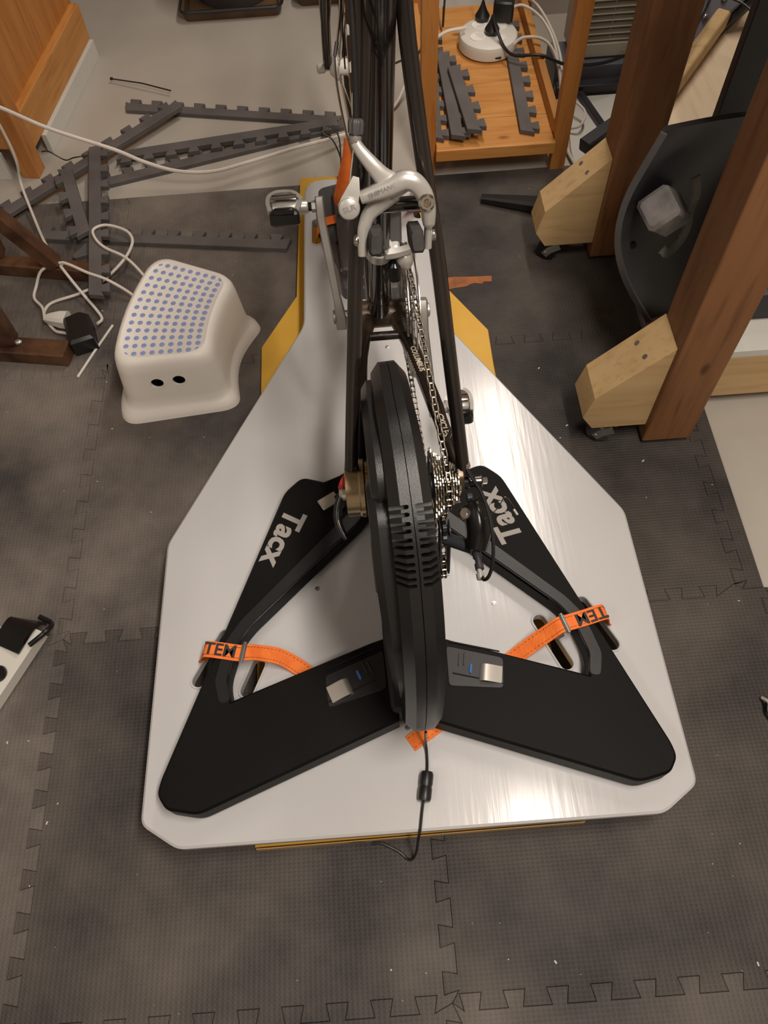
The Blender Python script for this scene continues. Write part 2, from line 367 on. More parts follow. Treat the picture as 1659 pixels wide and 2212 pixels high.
# ------------------------------------------------------------------ foam mat floor
MT = .012                       # top of the mats
ZB = .102                       # top of the white rocker board
def tooth_edge(a, b, n, dep=.0105, flip=1):
    """dovetail puzzle line from a to b, n teeth, tabs to the left when flip=1"""
    a = Vector(a); b = Vector(b); t = (b - a) / n; L = t.length; u = t / L; nn = Vector((-u.y, u.x)) * flip
    out = [a]
    for i in range(n):
        o = a + t * i
        for s, h in ((.23, -.5), (.20, .5), (.72, .5), (.69, -.5)):
            # trapezoid tabs: narrow neck, wide head
            ss = {(.23, -.5): .25, (.20, .5): .17, (.72, .5): .67, (.69, -.5): .59}[(s, h)]
            out.append(o + u * (ss * L) + nn * (h * 2 * dep))
    out.append(b)
    return [tuple(p) for p in out]
gx = [-1.215, -.600, .025, .640, 1.255]; gy = [-1.180, -.585, 0.0, .610, 1.160]
mat_root = empty('foam_floor_mat', (0, 0, 0), label='dark grey interlocking foam puzzle mat covering the floor under the bike', cat='floor mat')
def hedge(i, j): return tooth_edge((gx[i], gy[j]), (gx[i + 1], gy[j]), 10)
def vedge(i, j): return tooth_edge((gx[i], gy[j]), (gx[i], gy[j + 1]), 10)
for i in range(4):
    for j in range(4):
        if i == 3 and j >= 2: continue
        straight_top = j == 3 or (i == 3 and j == 1)
        bot = hedge(i, j) if j > 0 else [(gx[i], gy[j]), (gx[i + 1], gy[j])]
        top = [(gx[i], gy[j + 1]), (gx[i + 1], gy[j + 1])] if straight_top else hedge(i, j + 1)
        if i == 2 and j == 1: top = [p for p in top if p[0] < .592] + [(.602, 0.0), (.640, 0.0)]
        lef = vedge(i, j) if i > 0 else [(gx[i], gy[j]), (gx[i], gy[j + 1])]
        rig = vedge(i + 1, j) if not (i == 3) else [(gx[i + 1], gy[j]), (gx[i + 1], gy[j + 1])]
        if i == 2 and j >= 2:   # right border column: the tile ends at .600, a border strip fills up to .640
            e = tooth_edge((.602, gy[j]), (.602, gy[j + 1]), 10)
            rig = e
            bot = [p for p in bot if p[0] < .592] + [e[0]]; top = ([p for p in top if p[0] < .592] if not straight_top else [top[0]]) + [e[-1]]
            sp = e + [(.640, gy[j + 1]), (.640, gy[j])]
            sp = offset(ccw(sp), .00025)
            mb = MB(); mb.prism(sp, .0002, MT, .0012); obj('border_strip', mb, 'foam_dark', mat_root, smooth=0)
        poly = bot[:-1] + rig[:-1] + top[::-1][:-1] + lef[::-1][:-1]
        poly = offset(ccw(poly), .00025)
        ribbed = (i == 0 and j == 3)
        zz = MT + random.uniform(-.0003, .0003)
        mb = MB(); mb.prism(poly, .0002, zz, .0006)
        obj('mat_tile', mb, 'foam_rib' if ribbed else 'foam_pale' if (i == 0 or (i == 1 and j >= 2)) else 'foam_dark' if (i >= 2 and j >= 1) else 'foam', mat_root, smooth=0)
# lint and crumbs on the mat
mb = MB()
rr = random.Random(3)
for _ in range(150):
    x = rr.uniform(-.95, .62); y = rr.uniform(-.6, 1.1)
    if abs(x) < .43 and -.42 < y < .3: continue
    if abs(x) < .30 and y > .2: continue
    if x < -.26 and x > -.58 and .46 < y < .82: continue
    q = rr.choice((.0007, .0009, .0012, .0018)); a = rr.uniform(0, 6.28)
    mb.box((x, y, MT + q * .4), (q * 2 * rr.uniform(.6, 1.6), q * 1.3, q * .7), Matrix.Rotation(a, 3, 'Z'))
obj('lint', mb, 'crumb', smooth=0, kind='stuff', label='pale crumbs and lint scattered over the dark foam mat', cat='lint')
# orange worn tape on the mat
tp = [(.145, .804), (.18, .806), (.215, .803), (.264, .801), (.262, .783), (.245, .785), (.24, .779), (.22, .783), (.205, .775), (.18, .772), (.15, .766)]
obj('floor_tape', MB().prism(tp, MT + .0002, MT + .0010), 'redrust', smooth=0, label='short strip of worn orange tape stuck to the mat right of the board', cat='tape')
# flat round mark cannot be lifted: left to the material

# ------------------------------------------------------------------ loose puzzle border strips
def strip_mesh(L, flip=1, wd=.038, dep=.009, end=0):
    n = max(2, round(L / .0605)); e = tooth_edge((0, 0), (L, 0), n, dep, 1)
    poly = [(x, y * flip) for x, y in e]
    poly = poly[1:-1]
    lo = -flip * wd
    ring = [(0, flip * -.004)] + poly + [(L, flip * -.004), (L - (.006 if end else 0), lo), (.012 if end else 0, lo)]
    mb = MB(); mb.prism(ring, 0, .012, .0012); return mb
def strip(a, b, z, flip, label, grp, tilt=0, m='foam_strip', lift=0):
    a = Vector(a); b = Vector(b); d = b - a; L = d.length
    mb = strip_mesh(L, flip, end=1)
    o = obj('mat_border_strip', mb, m, label=label, cat='mat strip', group=grp, smooth=0)
    o.location = (a.x, a.y, z); o.rotation_euler = (0, -math.atan2(lift, L), math.atan2(d.y, d.x))
    return o
G1 = 'loose foam border strips on the floor'
strip((-.640, 1.562), (-.050, 1.432), .000, 1, 'loose dark foam border strip lying farthest back, below the tray', G1)
strip((-.690, 1.245), (-.050, 1.418), .000, 1, 'loose foam border strip with teeth facing back, ending at the fork', G1)
strip((-.635, 1.290), (-.058, 1.365), .0125, -1, 'loose foam border strip with teeth facing the camera, on bare floor', G1, lift=-.0)
strip((-.905, 1.120), (-.497, 1.512), .0255, 1, 'dark foam border strip running diagonally past the cabinet foot', G1)
strip((-.805, 1.062), (-.188, .962), MT + .0003, 1, 'pale-edged foam border strip lying across the mat behind the stool', G1)
strip((-.598, .790), (-.662, 1.325), .0385, -1, 'foam border strip with notches facing right, pointing at the stool', G1)
strip((-.692, .985), (-.772, 1.235), .0385, 1, 'short notched foam border strip crossing the far left mat edge', G1)
mb = MB(); mb.prism(rounded([(-.705, .958), (-.690, .975), (-.672, 1.005), (-.648, .998), (-.648, .972), (-.668, .955), (-.70, .946)], .01), MT, MT + .0115, .0012)
obj('mat_offcut', mb, 'foam_strip', smooth=0, label='small curved foam offcut lying in front of the border strip', cat='foam piece')
# thin black cable tie by the farthest strip
tie = MB(); tie.sweep([(-.689, 1.668, .012), (-.60, 1.627, .018), (-.517, 1.587, .015)], [(-.002, -.0008), (.002, -.0008), (.002, .0008), (-.002, .0008)], (0, 0, 1))
t0 = obj('cable_tie', tie, 'blk', label='thin black cable tie lying on the bare floor', cat='cable tie')
obj('tie_head', MB().cbox((-.691, 1.669, .012), (.008, .007, .006), .001), 'blk', t0)

# ------------------------------------------------------------------ rocker board: yellow base plate, white top plate
base_r = empty('rocker_base_plate', (0, .2, MT), label='yellow painted plywood base plate under the white board', cat='base plate')
yp = [(-.252, -.366), (.252, -.362), (.231, .53), (.232, .627), (.152, .767), (.150, 1.15), (-.164, 1.163), (-.177, .765), (-.253, .624)]
mb = MB(); mb.prism(yp, MT, MT + .018, .0012); obj('plate', mb, 'yellow', base_r)
mb = MB(); mb.box((0, -.3668, MT + .009), (.50, .0012, .0168), Matrix.Rotation(.008, 3, 'Z')); obj('raw_edge', mb, 'yellowedge', base_r, smooth=0)
# four rubber bellows carry the white board on the yellow plate
for bx, by in ((-.17, -.2), (.17, -.2), (-.12, .55), (.11, .55), (-.09, .95), (.08, .95)):
    mb = MB(); mb.lathe([(.030, MT + .0183), (.036, MT + .030), (.030, MT + .042), (.036, MT + .054), (.030, ZB - .0183)], (bx, by, 0), (0, 0, 1), 20)
    obj('rubber_bellow', mb, 'rubber', base_r)
bp = [(-.351, -.370), (.351, -.370), (.407, -.333), (.400, .127), (.128, .600), (.122, 1.052), (-.146, 1.060), (-.154, .612), (-.400, .127), (-.407, -.333)]
bp = rounded(bp, [.012, .012, .012, .012, .02, .035, .045, .02, .012, .012], 4)
mb = MB(); mb.prism(bp, ZB - .018, ZB, .0035, None, .002)
me = mb.mesh('board', 0)
def capsule(a, b, r, n=8):
    a = Vector(a); b = Vector(b); d = (b - a).normalized(); ang = math.atan2(d.y, d.x); out = []
    for c, s in ((a, PI / 2), (b, -PI / 2)):
        for i in range(n + 1): out.append((c.x + r * math.cos(ang + s + PI * i / n), c.y + r * math.sin(ang + s + PI * i / n)))
    return out
cut = MB()
SLOTS = [((-.293, -.052), (-.332, -.124)), ((-.237, -.104), (-.255, -.146)), ((.293, -.040), (.328, -.114)), ((.219, -.066), (.250, -.140)),
         ((-.121, .912), (-.122, .852)), ((.103, .980), (.107, .910))]
for a, b in SLOTS: cut.prism(capsule(a, b, .0105), ZB - .04, ZB + .04)
me = boolean(me, cut)
rb = empty('rocker_board', (0, .2, ZB - .018), label='glossy white painted board with chamfered corners carrying the trainer', cat='board')
obj('top_plate', me, 'board', rb)
for a, b in SLOTS:       # thick rounded paint lip around each slot
    c = capsule(a, b, .0122); lip = MB(); lip.tube([(x, y, ZB + .0002) for x, y in c], .0022, 6, closed=True); obj('slot_lip', lip, 'board', rb)
for sx, sy in ((-.008, -.222), (.012, .535), (-.05, .535), (-.045, .47), (.15, -.03), (-.14, .02)):
    mb = MB(); mb.lathe([(.0042, 0), (.0042, .0006), (.0018, .0008), (.0016, .0002)], (sx, sy, ZB), (0, 0, 1), 12); obj('screw_head', mb, 'zinc', rb)

# ------------------------------------------------------------------ smart trainer
tr = empty('smart_trainer', (.012, -.05, ZB), label='black direct drive smart trainer with two folded-out legs on the white board', cat='bike trainer')
LT = ZB + .045; LB = ZB + .006
legp = [(.030, .262), (.060, .235), (.092, .214), (.120, .203), (.158, .216), (.188, .188), (.369, -.283), (.372, -.302), (.358, -.323), (.312, -.333),
        (.020, -.222), (.012, -.086), (.055, -.098), (.270, -.174), (.2775, -.140), (.262, -.082), (.243, -.055), (.062, .118), (.030, .160)]
legr = [0, 0, 0, 0, .012, .012, .012, .008, .008, .012, 0, 0, 0, 0, .016, .016, .016, 0, 0]
innerband = [(.043, .148), (.062, .118), (.243, -.055), (.262, -.082), (.2775, -.140), (.270, -.174), (.288, -.178), (.297, -.142), (.281, -.076), (.258, -.044), (.082, .134)]
def fill_prism_y(mb, poly, z0, z1, ch): mb.prism(poly, z0, z1, ch)
for s in (-1, 1):
    P = [(s * x, y) for x, y in rounded(legp, legr, 4)]
    mb = MB(); mb.prism(P, LB, LT, .0035, None, .001)
    leg = obj('leg', mb, 'blk_leg', tr, label='left trainer leg with grey lettering' if s < 0 else 'right trainer leg with grey lettering')
    B = [(s * x, y) for x, y in rounded(innerband, .008, 3)]
    mb = MB(); mb.prism(B, LT - .012, LT + .0012, .0012); obj('bevel_band', mb, 'greyblk' if False else 'blk', leg)
    # lettering along the outer edge
    if s < 0: Mx = frame((-.191, .100, LT + .0004), (-.428, -.904, 0), (.904, -.428, 0))
    else: Mx = frame((.176, .108, LT + .0004), (-.31, .951, 0), (-.951, -.31, 0))
    obj('lettering', text_mesh('Tacx', .054, Mx, .0006, .0018, .10, 1.0), 'logo', leg)
    # hinge plate, clip and blue catch near the body
    if s < 0: q = [(-.036, -.112), (-.128, -.146), (-.124, -.196), (-.034, -.172)]
    else: q = [(.060, -.112), (.146, -.138), (.140, -.186), (.058, -.176)]
    mb = MB(); mb.prism(rounded(q, .006, 2), LT - .004, LT + .0016, .001); hp = obj('hinge_plate', mb, 'blk', leg)
    c = (-.1045, -.1705) if s < 0 else (.122, -.162); an = math.atan2(.012, .031) if s < 0 else math.atan2(-.006, .032)
    R = Matrix.Rotation(an, 3, 'Z')
    pts = [Vector((-s * .016, 0, .001)), Vector((-s * .012, 0, .006)), Vector((-s * .004, 0, .0072)), Vector((s * .018, 0, .0022))]
    pth = smooth_path([R @ p + Vector((c[0], c[1], LT)) for p in pts], 5)
    mb = MB(); mb.ribbon(pth, .026, .0016, (0, 0, 1)); obj('spring_clip', mb, 'nickel', leg, label='brushed metal spring clip')
    c2 = (-.076, -.149) if s < 0 else (.094, -.152)
    mb = MB(); mb.cbox((c2[0], c2[1], LT + .002), (.004, .015, .006), .001, R); obj('blue_catch', mb, 'bluepart', hp)
    c3 = (-.063, -.138) if s < 0 else (.082, -.136)
    mb = MB()
    for dx in (-.004, .004): mb.cbox((c3[0] + dx, c3[1], LT + .0024), (.0022, .020, .004), .0006, R)
    obj('hinge_pin', mb, 'darksteel', hp)
    for d in (.020, -.022):     # grooves moulded beside the plate
        a0 = Vector((-.05, -.132 + d * 1.2)) if s < 0 else Vector((.066, -.130 + d * 1.2)); dv = Vector((-.075, -.029)) if s < 0 else Vector((.075, -.022))
        mb = MB(); mb.tube([(a0.x, a0.y, LT + .0016), (a0.x + dv.x, a0.y + dv.y, LT + .0012)], .0014, 6); obj('moulded_rib', mb, 'blk_gloss', hp)
    # rubber feet
    for fx, fy in ((.325, -.295), (.16, .19), (.06, -.18)):
        mb = MB(); mb.cyl((s * fx, fy, ZB + .0002), (s * fx, fy, LB + .004), .014, 16); obj('rubber_foot', mb, 'rubber', leg)
mb = MB(); c = (-.112, .160); R = Matrix.Rotation(.53, 3, 'Z')
mb.cbox((c[0], c[1], LT + .003), (.034, .022, .006), .0015, R); obj('end_tab', mb, 'nickel', tr, label='pale metal tab at the front hinge')
mb = MB(); mb.cbox((-.088, .158, LT + .001), (.018, .030, .018), .002, R); obj('hinge_block', mb, 'blk_gloss', tr)

# --- tall narrow housing (side profile in y,z above the board)
prof = [(.09, .020), (.170, .10), (.198, .235), (.168, .395), (.075, .490), (-.045, .520), (-.155, .462), (-.228, .345), (-.256, .215), (-.258, .105), (-.225, .035), (-.185, .014)]
prof = rounded(prof, .05, 5)
def bodyM(p):    # (x,y,z above board) -> world; the housing tapers forward, is yawed and leans a touch
    k = 1 - .62 * max(-.02, min(.34, p[1] + .19))
    return (-.0035 + p[0] * k - .075 * min(p[1], .02) - .02 * max(p[1] - .02, 0) + .017 * (p[2] - .2), p[1] + .06 * p[0], ZB + p[2])
def shell(s):
    pr = ccw(prof); rings = []
    for x, ins in ((.0002, .0008), (.0005, .0), (.0128, .0), (.0250, .0125), (.0250, .03)):
        q = offset(pr, ins); rings.append([bodyM((s * x - (.0 if s > 0 else 0), y, z)) for y, z in q])
    return MB().loft(rings)
# vent cutters: along the ridge from y=-.10 to -.19
def on_prof(t0, t1, n):
    """n points on the outer profile with y from t0 to t1 on the upper rear side, with normals"""
    pr = ccw(prof); res = []
    # dense resample
    pts = []
    for i in range(len(pr)):
        a = Vector(pr[i]); b = Vector(pr[(i + 1) % len(pr)])
        for k in range(12): pts.append(a + (b - a) * k / 12)
    up = [p for p in pts if p.y > .3 and t1 - .02 <= p.x <= t0 + .02]
    up.sort(key=lambda p: -p.x)
    cum = [0]
    for i in range(1, len(up)): cum.append(cum[-1] + (up[i] - up[i - 1]).length)
    s0 = min(range(len(up)), key=lambda i: abs(up[i].x - t0)); s1 = min(range(len(up)), key=lambda i: abs(up[i].x - t1))
    for k in range(n):
        d = cum[s0] + (cum[s1] - cum[s0]) * k / (n - 1)
        i = min(range(len(up)), key=lambda i: abs(cum[i] - d)); i = max(1, min(len(up) - 2, i))
        tg = (up[i + 1] - up[i - 1]).normalized(); res.append((up[i], Vector((tg.y, -tg.x)) * 1.0))
    return res
VENT = on_prof(-.112, -.178, 11)
for s in (-1, 1):
    me = shell(s).mesh('housing_half', 30)
    cut = MB()
    for p, nrm in VENT:
        nn = nrm if nrm.y > 0 else -nrm; tg = Vector((-nn.y, nn.x))
        # capsule slot running in x from .004 to .03, along normal depth
        cap = capsule((.0058, 0), (.034, 0), .0023, 6)
        ring0 = []; ring1 = []
        for cx, ct in cap:
            y0 = p + tg * ct
            a = y0 - nn * .020; b = y0 + nn * .02
            ring0.append(bodyM((s * cx, a.x, a.y))); ring1.append(bodyM((s * cx, b.x, b.y)))
        cut.loft([ring0, ring1])
    me = boolean(me, cut)
    obj('housing_half', me, 'blk', tr, label='vented black housing half')
# stepped cover on the left side
cap1 = [(.145, .10), (.178, .235), (.150, .380), (.066, .468), (-.045, .498), (-.088, .478), (-.088, .30), (-.05, .10), (.05, .06)]
mb = MB(); pr = ccw(rounded(cap1, .02, 3)); rings = []
for x, ins in ((-.008, 0), (-.034, 0), (-.0425, .010), (-.0425, .03)): rings.append([bodyM((x, y, z)) for y, z in offset(pr, ins)])
mb.loft(rings); obj('side_cover', mb, 'blk', tr)
cap2 = [(-.035, .445), (-.10, .462), (-.165, .402), (-.208, .322), (-.222, .22), (-.205, .10), (-.17, .03), (-.06, .03), (-.045, .20)]
mb = MB(); pr = ccw(rounded(cap2, .02, 3)); rings = []
for x, ins in ((-.020, 0), (-.0385, 0), (-.0475, .009), (-.0475, .03)): rings.append([bodyM((x * (.66 + .34 * max(0, min(1, (z - .10) / .30))), y, z)) for y, z in offset(pr, ins)])
mb.loft(rings); obj('rear_side_cover', mb, 'blk', tr)
# lower hub joining the legs
mb = MB(); mb.prism(rounded([(-.030, -.212), (.046, -.212), (.050, -.09), (.04, .26), (-.03, .26), (-.036, -.09)], .01, 2), LB, LT + .012, .006); obj('base_block', mb, 'blk', tr)
# hub shaft on the left
AX = ZB + .3455
mb = MB(); mb.lathe([(.030, 0), (.036, .001), (.036, .017), (.0375, .019), (.0375, .024), (.034, .026), (.034, .034)], (-.0660, .000, AX), (1, 0, 0), 40); obj('shaft_cover', mb, 'brass', tr, label='bronze coloured shaft cover')
mb = MB(); mb.cyl((.030, 0, AX), (.081, 0, AX), .014, 20); obj('freehub', mb, 'darksteel', tr)

# trainer power cable with ferrite bead
pc = empty('power_cable', (.015, -.30, ZB), label='thin black power cable with a bead hanging from the trainer over the board edge', cat='cable')
pth = smooth_path([(.017, -.245, ZB + .060), (.017, -.250, ZB + .018), (.0175, -.262, ZB + .004), (.016, -.285, ZB + .004), (.011, -.312, ZB + .0085), (.004, -.340, ZB + .004), (-.001, -.365, ZB + .0035),
                   (-.005, -.378, ZB - .012), (-.010, -.392, MT + .02), (-.020, -.398, MT + .004), (-.036, -.385, MT + .003), (-.060, -.3725, MT + .004), (-.075, -.3715, MT + .0035)], 6)
mb = MB(); mb.tube(pth, .0021, 8); obj('cord', mb, 'blk', pc)
mb = MB(); mb.lathe([(.0035, -.0215), (.0085, -.0205), (.0098, -.0165), (.0098, -.003), (.0090, -.001), (.0090, .001), (.0098, .003), (.0098, .0165), (.0085, .0205), (.0035, .0215)], (.0115, -.311, ZB + .0100), (.20, 1, 0), 16); obj('ferrite_bead', mb, 'blk', pc)

# ------------------------------------------------------------------ straps over the legs
def strap(name, path, upv, label, txt=None, tpos=None, tdir=None, tup=None, buckle=None, bdir=None):
    root = empty('tie_down_strap', (path[0][0], path[0][1], ZB), label=label, cat='strap', group='orange tie-down straps')
    p = smooth_path(path, 5)
    mb = MB(); mb.ribbon(p, .026, .0016, upv); w = obj('webbing', mb, 'orange', root, smooth=50)
    for dx in (-.0085, .0085):
        # dark stitched lines
        st_ = MB()
        P = [V3(q) for q in p]
        for i in range(len(P) - 1):
            t = (P[i + 1] - P[i]); L = t.length; t.normalize(); u = V3(upv); u = (u - t * u.dot(t)).normalized(); b = t.cross(u)
            k = max(1, int(L / .006))
            for j in range(k):
                c = P[i] + t * (L * (j + .5) / k) + b * dx + u * .0010
                R = Matrix((t, b, u)).transposed()
                st_.box(c, (.0034, .0006, .0005), R)
        o = obj('stitching', st_, 'ink', w, smooth=0); o['kind'] = 'stuff'
    if txt: obj('lettering', text_mesh(txt, .0275, frame(tpos, tdir, tup), .0005, .0006, 0, 1.0), 'ink', w)
    if buckle:
        b = V3(buckle); d = V3(bdir).normalized(); u = Vector((0, 0, 1)); u = (u - d * u.dot(d)).normalized(); sd = d.cross(u); R = Matrix((d, sd, u)).transposed()
        mb = MB(); mb.cbox(b + u * .003, (.0075, .030, .004), .001, R); bk = obj('buckle', mb, 'zinc', root)
        mb = MB(); mb.cyl(b + sd * -.0165 + u * .0035, b + sd * .0165 + u * .0035, .003, 10); obj('buckle_bar', mb, 'zinc', bk)
        mb = MB(); mb.cbox(b + d * .012 - sd * .012 - u * .008, (.016, .010, .0014), .0004, R @ Matrix.Rotation(.6, 3, 'Y')); obj('buckle_tongue', mb, 'zinc', bk)
    return root
zt = LT + .0022
strap('l', [(-.3225, -.086, ZB - .01), (-.3215, -.0865, ZB + .02), (-.3150, -.088, LT - .004), (-.3055, -.090, zt), (-.280, -.0955, zt), (-.258, -.1002, zt), (-.245, -.100, zt + .001), (-.225, -.098, LT - .012),
            (-.200, -.1015, ZB + .022), (-.176, -.1125, ZB + .006), (-.150, -.134, ZB + .003), (-.120, -.165, ZB + .002)], (0, 0, 1),
      'orange strap over the left trainer leg, tail slipping under the rear arm', 'TEM', (-.2890, -.0936, zt + .0012), (1, -.22, 0), (.22, 1, 0), (-.2525, -.1005, zt), (1, -.2, 0))
strap('r', [(.3225, -.074, ZB - .01), (.3215, -.0745, ZB + .02), (.316, -.0755, LT - .004), (.3055, -.078, zt), (.280, -.0845, zt), (.255, -.0900, zt), (.240, -.0935, zt + .0005), (.222, -.1005, LT - .01),
            (.195, -.112, ZB + .018), (.165, -.128, ZB + .005), (.120, -.158, ZB + .003), (.060, -.205, ZB + .002), (-.006, -.247, ZB + .002)], (0, 0, 1),
      'orange strap over the right trainer leg, its loose end lying behind the trainer', 'TEM', (.2905, -.0818, zt + .0012), (-1, -.25, 0), (.25, -1, 0), (.2475, -.0922, zt), (-1, -.26, 0))

# ------------------------------------------------------------------ bicycle  (local frame: origin rear axle, x right, y forward)
BK = empty('bicycle', (.0108, -.0043, ZB), .0266, label='black road bicycle without rear wheel mounted on the trainer', cat='bicycle')
BK.rotation_euler = (0, .020, .0266); BK.location.x -= .0069     # the bike leans a touch to the right
ZO = .3455
def bp_(name, mb, m, parent=None, **k):
    me = mb.mesh(name, k.pop('smooth', 40)) if isinstance(mb, MB) else mb
    me.transform(Matrix.Translation((0, 0, ZO)))
    return obj(name, me, m, parent or BK, local=True, **k)
CS = .3626; BBZ = -.065; SA = math.radians(75.5)
def seat(t, x=0): return Vector((x - .004, CS - t * math.cos(SA), BBZ + t * math.sin(SA)))
st_o = bp_('seat_tube', MB().tube([seat(.0), seat(.70)], .0150, 24), 'frame')
bp_('seat_post', MB().tube([seat(.69), seat(.80)], .0132, 20), 'alu_mat')
hd_b = Vector((0, .832, .345)); hd_t = Vector((0, .775, .575))
dt = bp_('down_tube', MB().tube([(-.002, CS, BBZ), hd_b + Vector((0, 0, .02))], .0205, 24), 'frame')
bp_('top_tube', MB().tube([seat(.67), hd_t - Vector((0, -.006, .025))], .0135, 20), 'frame')
bp_('head_tube', MB().tube([hd_b, hd_t], .0175, 20), 'frame')
# white lettering on the down tube, left flank
d0_ = Vector((-.002, CS, BBZ)); ddir = (hd_b + Vector((0, 0, .02)) - d0_).normalized()
nrm = Vector((-.85, -.25, .55)); nrm = (nrm - ddir * nrm.dot(ddir)).normalized(); upv = nrm.cross(ddir)
me = text_mesh('VISION', .046, Matrix.Identity(4), .0004, .0016, 0, 1.75)
for v in me.vertices:
    al = v.co.y / .0206; v.co = d0_ + ddir * (.345 + v.co.x) + (nrm * math.cos(al) + upv * math.sin(al)) * (.0206 + v.co.z)
bp_('lettering', me, 'white_hub', dt, label='large white lettering')
# bare cables along the left of the down tube
gc = bp_('gear_cable', MB().tube(smooth_path([(-.016, .78, .30), (-.0235, .72, .224), (-.034, .70, .168), (-.039, .69, .153), (-.039, .66, .127), (-.032, .60, .093), (-.022, .54, .075)], 6), .0017, 8), 'chrome')
bp_('cable_ferrule', MB().tube([(-.0335, .701, .170), (-.0388, .690, .154)], .0030, 8), 'darksteel', gc)
bp_('brake_hose', MB().tube([(-.017, .76, .255), (-.022, .74, .21), (-.0235, .72, .166), (-.0235, .70, .127)], .0013, 8), 'darksteel', gc)
# bottom bracket shell + cups
bb = bp_('bottom_bracket', MB().lathe([(.017, -.040), (.0205, -.0395), (.0205, -.035), (.0215, -.034), (.0215, .034), (.0205, .035), (.0205, .0395), (.017, .040)], (0, CS, BBZ), (1, 0, 0), 28), 'frame_worn')
bp_('spindle', MB().cyl((-.062, CS, BBZ), (.070, CS, BBZ), .0095, 16), 'steel', bb)
bp_('seat_lug', MB().tube([seat(.008), seat(.05)], [.0172, .0158], 24), 'frame', bb)
# stays
VS = Vector((0, .4766, .879)); NS = Vector((0, -.879, .4766)); VT = Vector((0, .452, .892))
def stay_pt(s, t):
    K = ((0, .0755), (.3, .0440), (.40, .0310), (.50, .0190), (.64, .0165))
    for (a, b), (c, d) in zip(K, K[1:]):
        if t <= c: hw = b + (d - b) * (t - a) / (c - a); break
    return Vector((s * hw + (.0045 * (1 - t / .64) if s < 0 else 0), 0, 0)) + VT * t
for s in (-1, 1):
    P = [stay_pt(s, t) for t in (.012, .1, .2, .3, .40, .52, .64)]
    bp_('seat_stay', MB().tube(smooth_path(P, 4), [.0070] + [.0085] * 21 + [.0085, .008, .008], 16), 'frame')
    # chain stay
    P = [Vector((s * .020, CS - .004, BBZ + .002)), Vector((s * .038, CS - .08, BBZ + .010)), Vector((s * (.058 if s > 0 else .050), CS - .22, BBZ + .034)), Vector((s * (.0705 if s > 0 else .0600), .016, -.006))]
    PP = smooth_path(P, 6)
    cso = bp_('chain_stay', MB().tube(PP, [.0125] * 7 + [.0115] * 6 + [.010] * 4 + [.0085, .008], 16), 'frame')
    bp_('stay_sleeve', MB().tube(PP[0:6], [.0140, .0136, .0132, .0130, .0127, .0124], 16), 'frame_worn', cso)
    # forged dropout
    d = [(.030, .006), (.018, .026), (-.004, .020), (-.012, .008), (-.012, -.008), (-.004, -.014), (-.010, -.034), (-.004, -.044), (.008, -.040), (.012, -.016), (.026, -.010)]
    Mx = Matrix(((0, 0, 1, 0), (1, 0, 0, 0), (0, 1, 0, 0), (0, 0, 0, 1)))
    dd = MB(); dd.prism(rounded(d, .004, 2), s * .066 if s > 0 else -.069, .073 if s > 0 else -.062, .001, Mx)
    bp_('dropout', dd, 'frame_worn')
    if s > 0:
        # cream decals on the drive side chain stay
        for i0, txt, sz in ((8, 'COLUMBUS', .0105), (14, 'CYCLES', .0125)):
            a = PP[i0]; t = (PP[i0 + 1] - PP[i0 - 1]).normalized(); nrm = Vector((-.12, -.35, 1)); nrm = (nrm - t * nrm.dot(t)).normalized()
            me = text_mesh(txt, sz, Matrix.Identity(4), .0003, .0003, .15, 1.05); up2 = nrm.cross(t); rad = .0116 if i0 == 8 else .0108
            for v in me.vertices:
                al = v.co.y / rad; v.co = a + t * v.co.x + (nrm * math.cos(al) + up2 * math.sin(al)) * (rad + v.co.z + .0006)
            bp_('decal_lettering', me, 'cream', cso)
            if i0 == 8:
                mb = MB()
                for k in range(8):
                    cc = a + t * (-.024 + k * .0065)
                    for j in range(3):
                        al = -.95 - j * .18
                        q = (nrm * math.cos(al) + up2 * math.sin(al)) * (rad + .0006)
                        mb.box(cc + q + t * (j * .0012), (.0022, .0022, .0005), Matrix((t, (q.normalized()).cross(t), q.normalized())).transposed())
                bp_('decal_stripes', mb, 'cream', cso, smooth=0)
bp_('stay_bridge', MB().tube([stay_pt(-1, .345), stay_pt(1, .345)], .0075, 14), 'frame')
bp_('chain_stay_bridge', MB().tube([(-.030, CS - .052, BBZ + .006), (.030, CS - .052, BBZ + .006)], .007, 14), 'frame')
mb = MB(); mb.tube([(.060, .060, .012), (.0665, .052, .060)], .0030, 10); mb.ball((.0665, .052, .060), .0052); bp_('cable_stop', mb, 'chrome')
# quick release
mb = MB(); mb.lathe([(.004, .073), (.009, .0735), (.0095, .079), (.0075, .081), (.0075, .087), (.0088, .088), (.0088, .096), (.006, .098)], (0, 0, 0), (1, 0, 0), 10); bp_('skewer_nut', mb, 'blk_gloss')
mb = MB(); mb.lathe([(.0045, .098), (.0045, .104), (.003, .1045)], (0, 0, 0), (1, 0, 0), 6); bp_('skewer_end', mb, 'chrome')
mb = MB(); mb.lathe([(.004, .070), (.010, .0715), (.010, .082), (.006, .086)], (0, 0, 0), (-1, 0, 0), 18); bp_('skewer_cam', mb, 'chrome')
lv = bp_('quick_release_lever', MB().tube(smooth_path([(-.082, 0, 0), (-.089, -.014, -.012), (-.090, -.032, -.022), (-.082, -.052, -.028)], 4), [.0042, .005, .0055, .006, .006, .006, .006, .0055, .005, .005, .0045, .004, .003], 10), 'blk_gloss')
rt = MB()
for k in range(3): rt.tube([Vector((-.078, .0, .0)) + Vector((0.006 * math.cos(a) + k * .0012, .013 * math.cos(a + .4) + .016, .013 * math.sin(a) + .006)) for a in [2 * PI * i / 20 for i in range(20)]], .0026, 6, closed=True)
bp_('red_tie', rt, 'redtape', label='red tape wrapped round the left dropout')

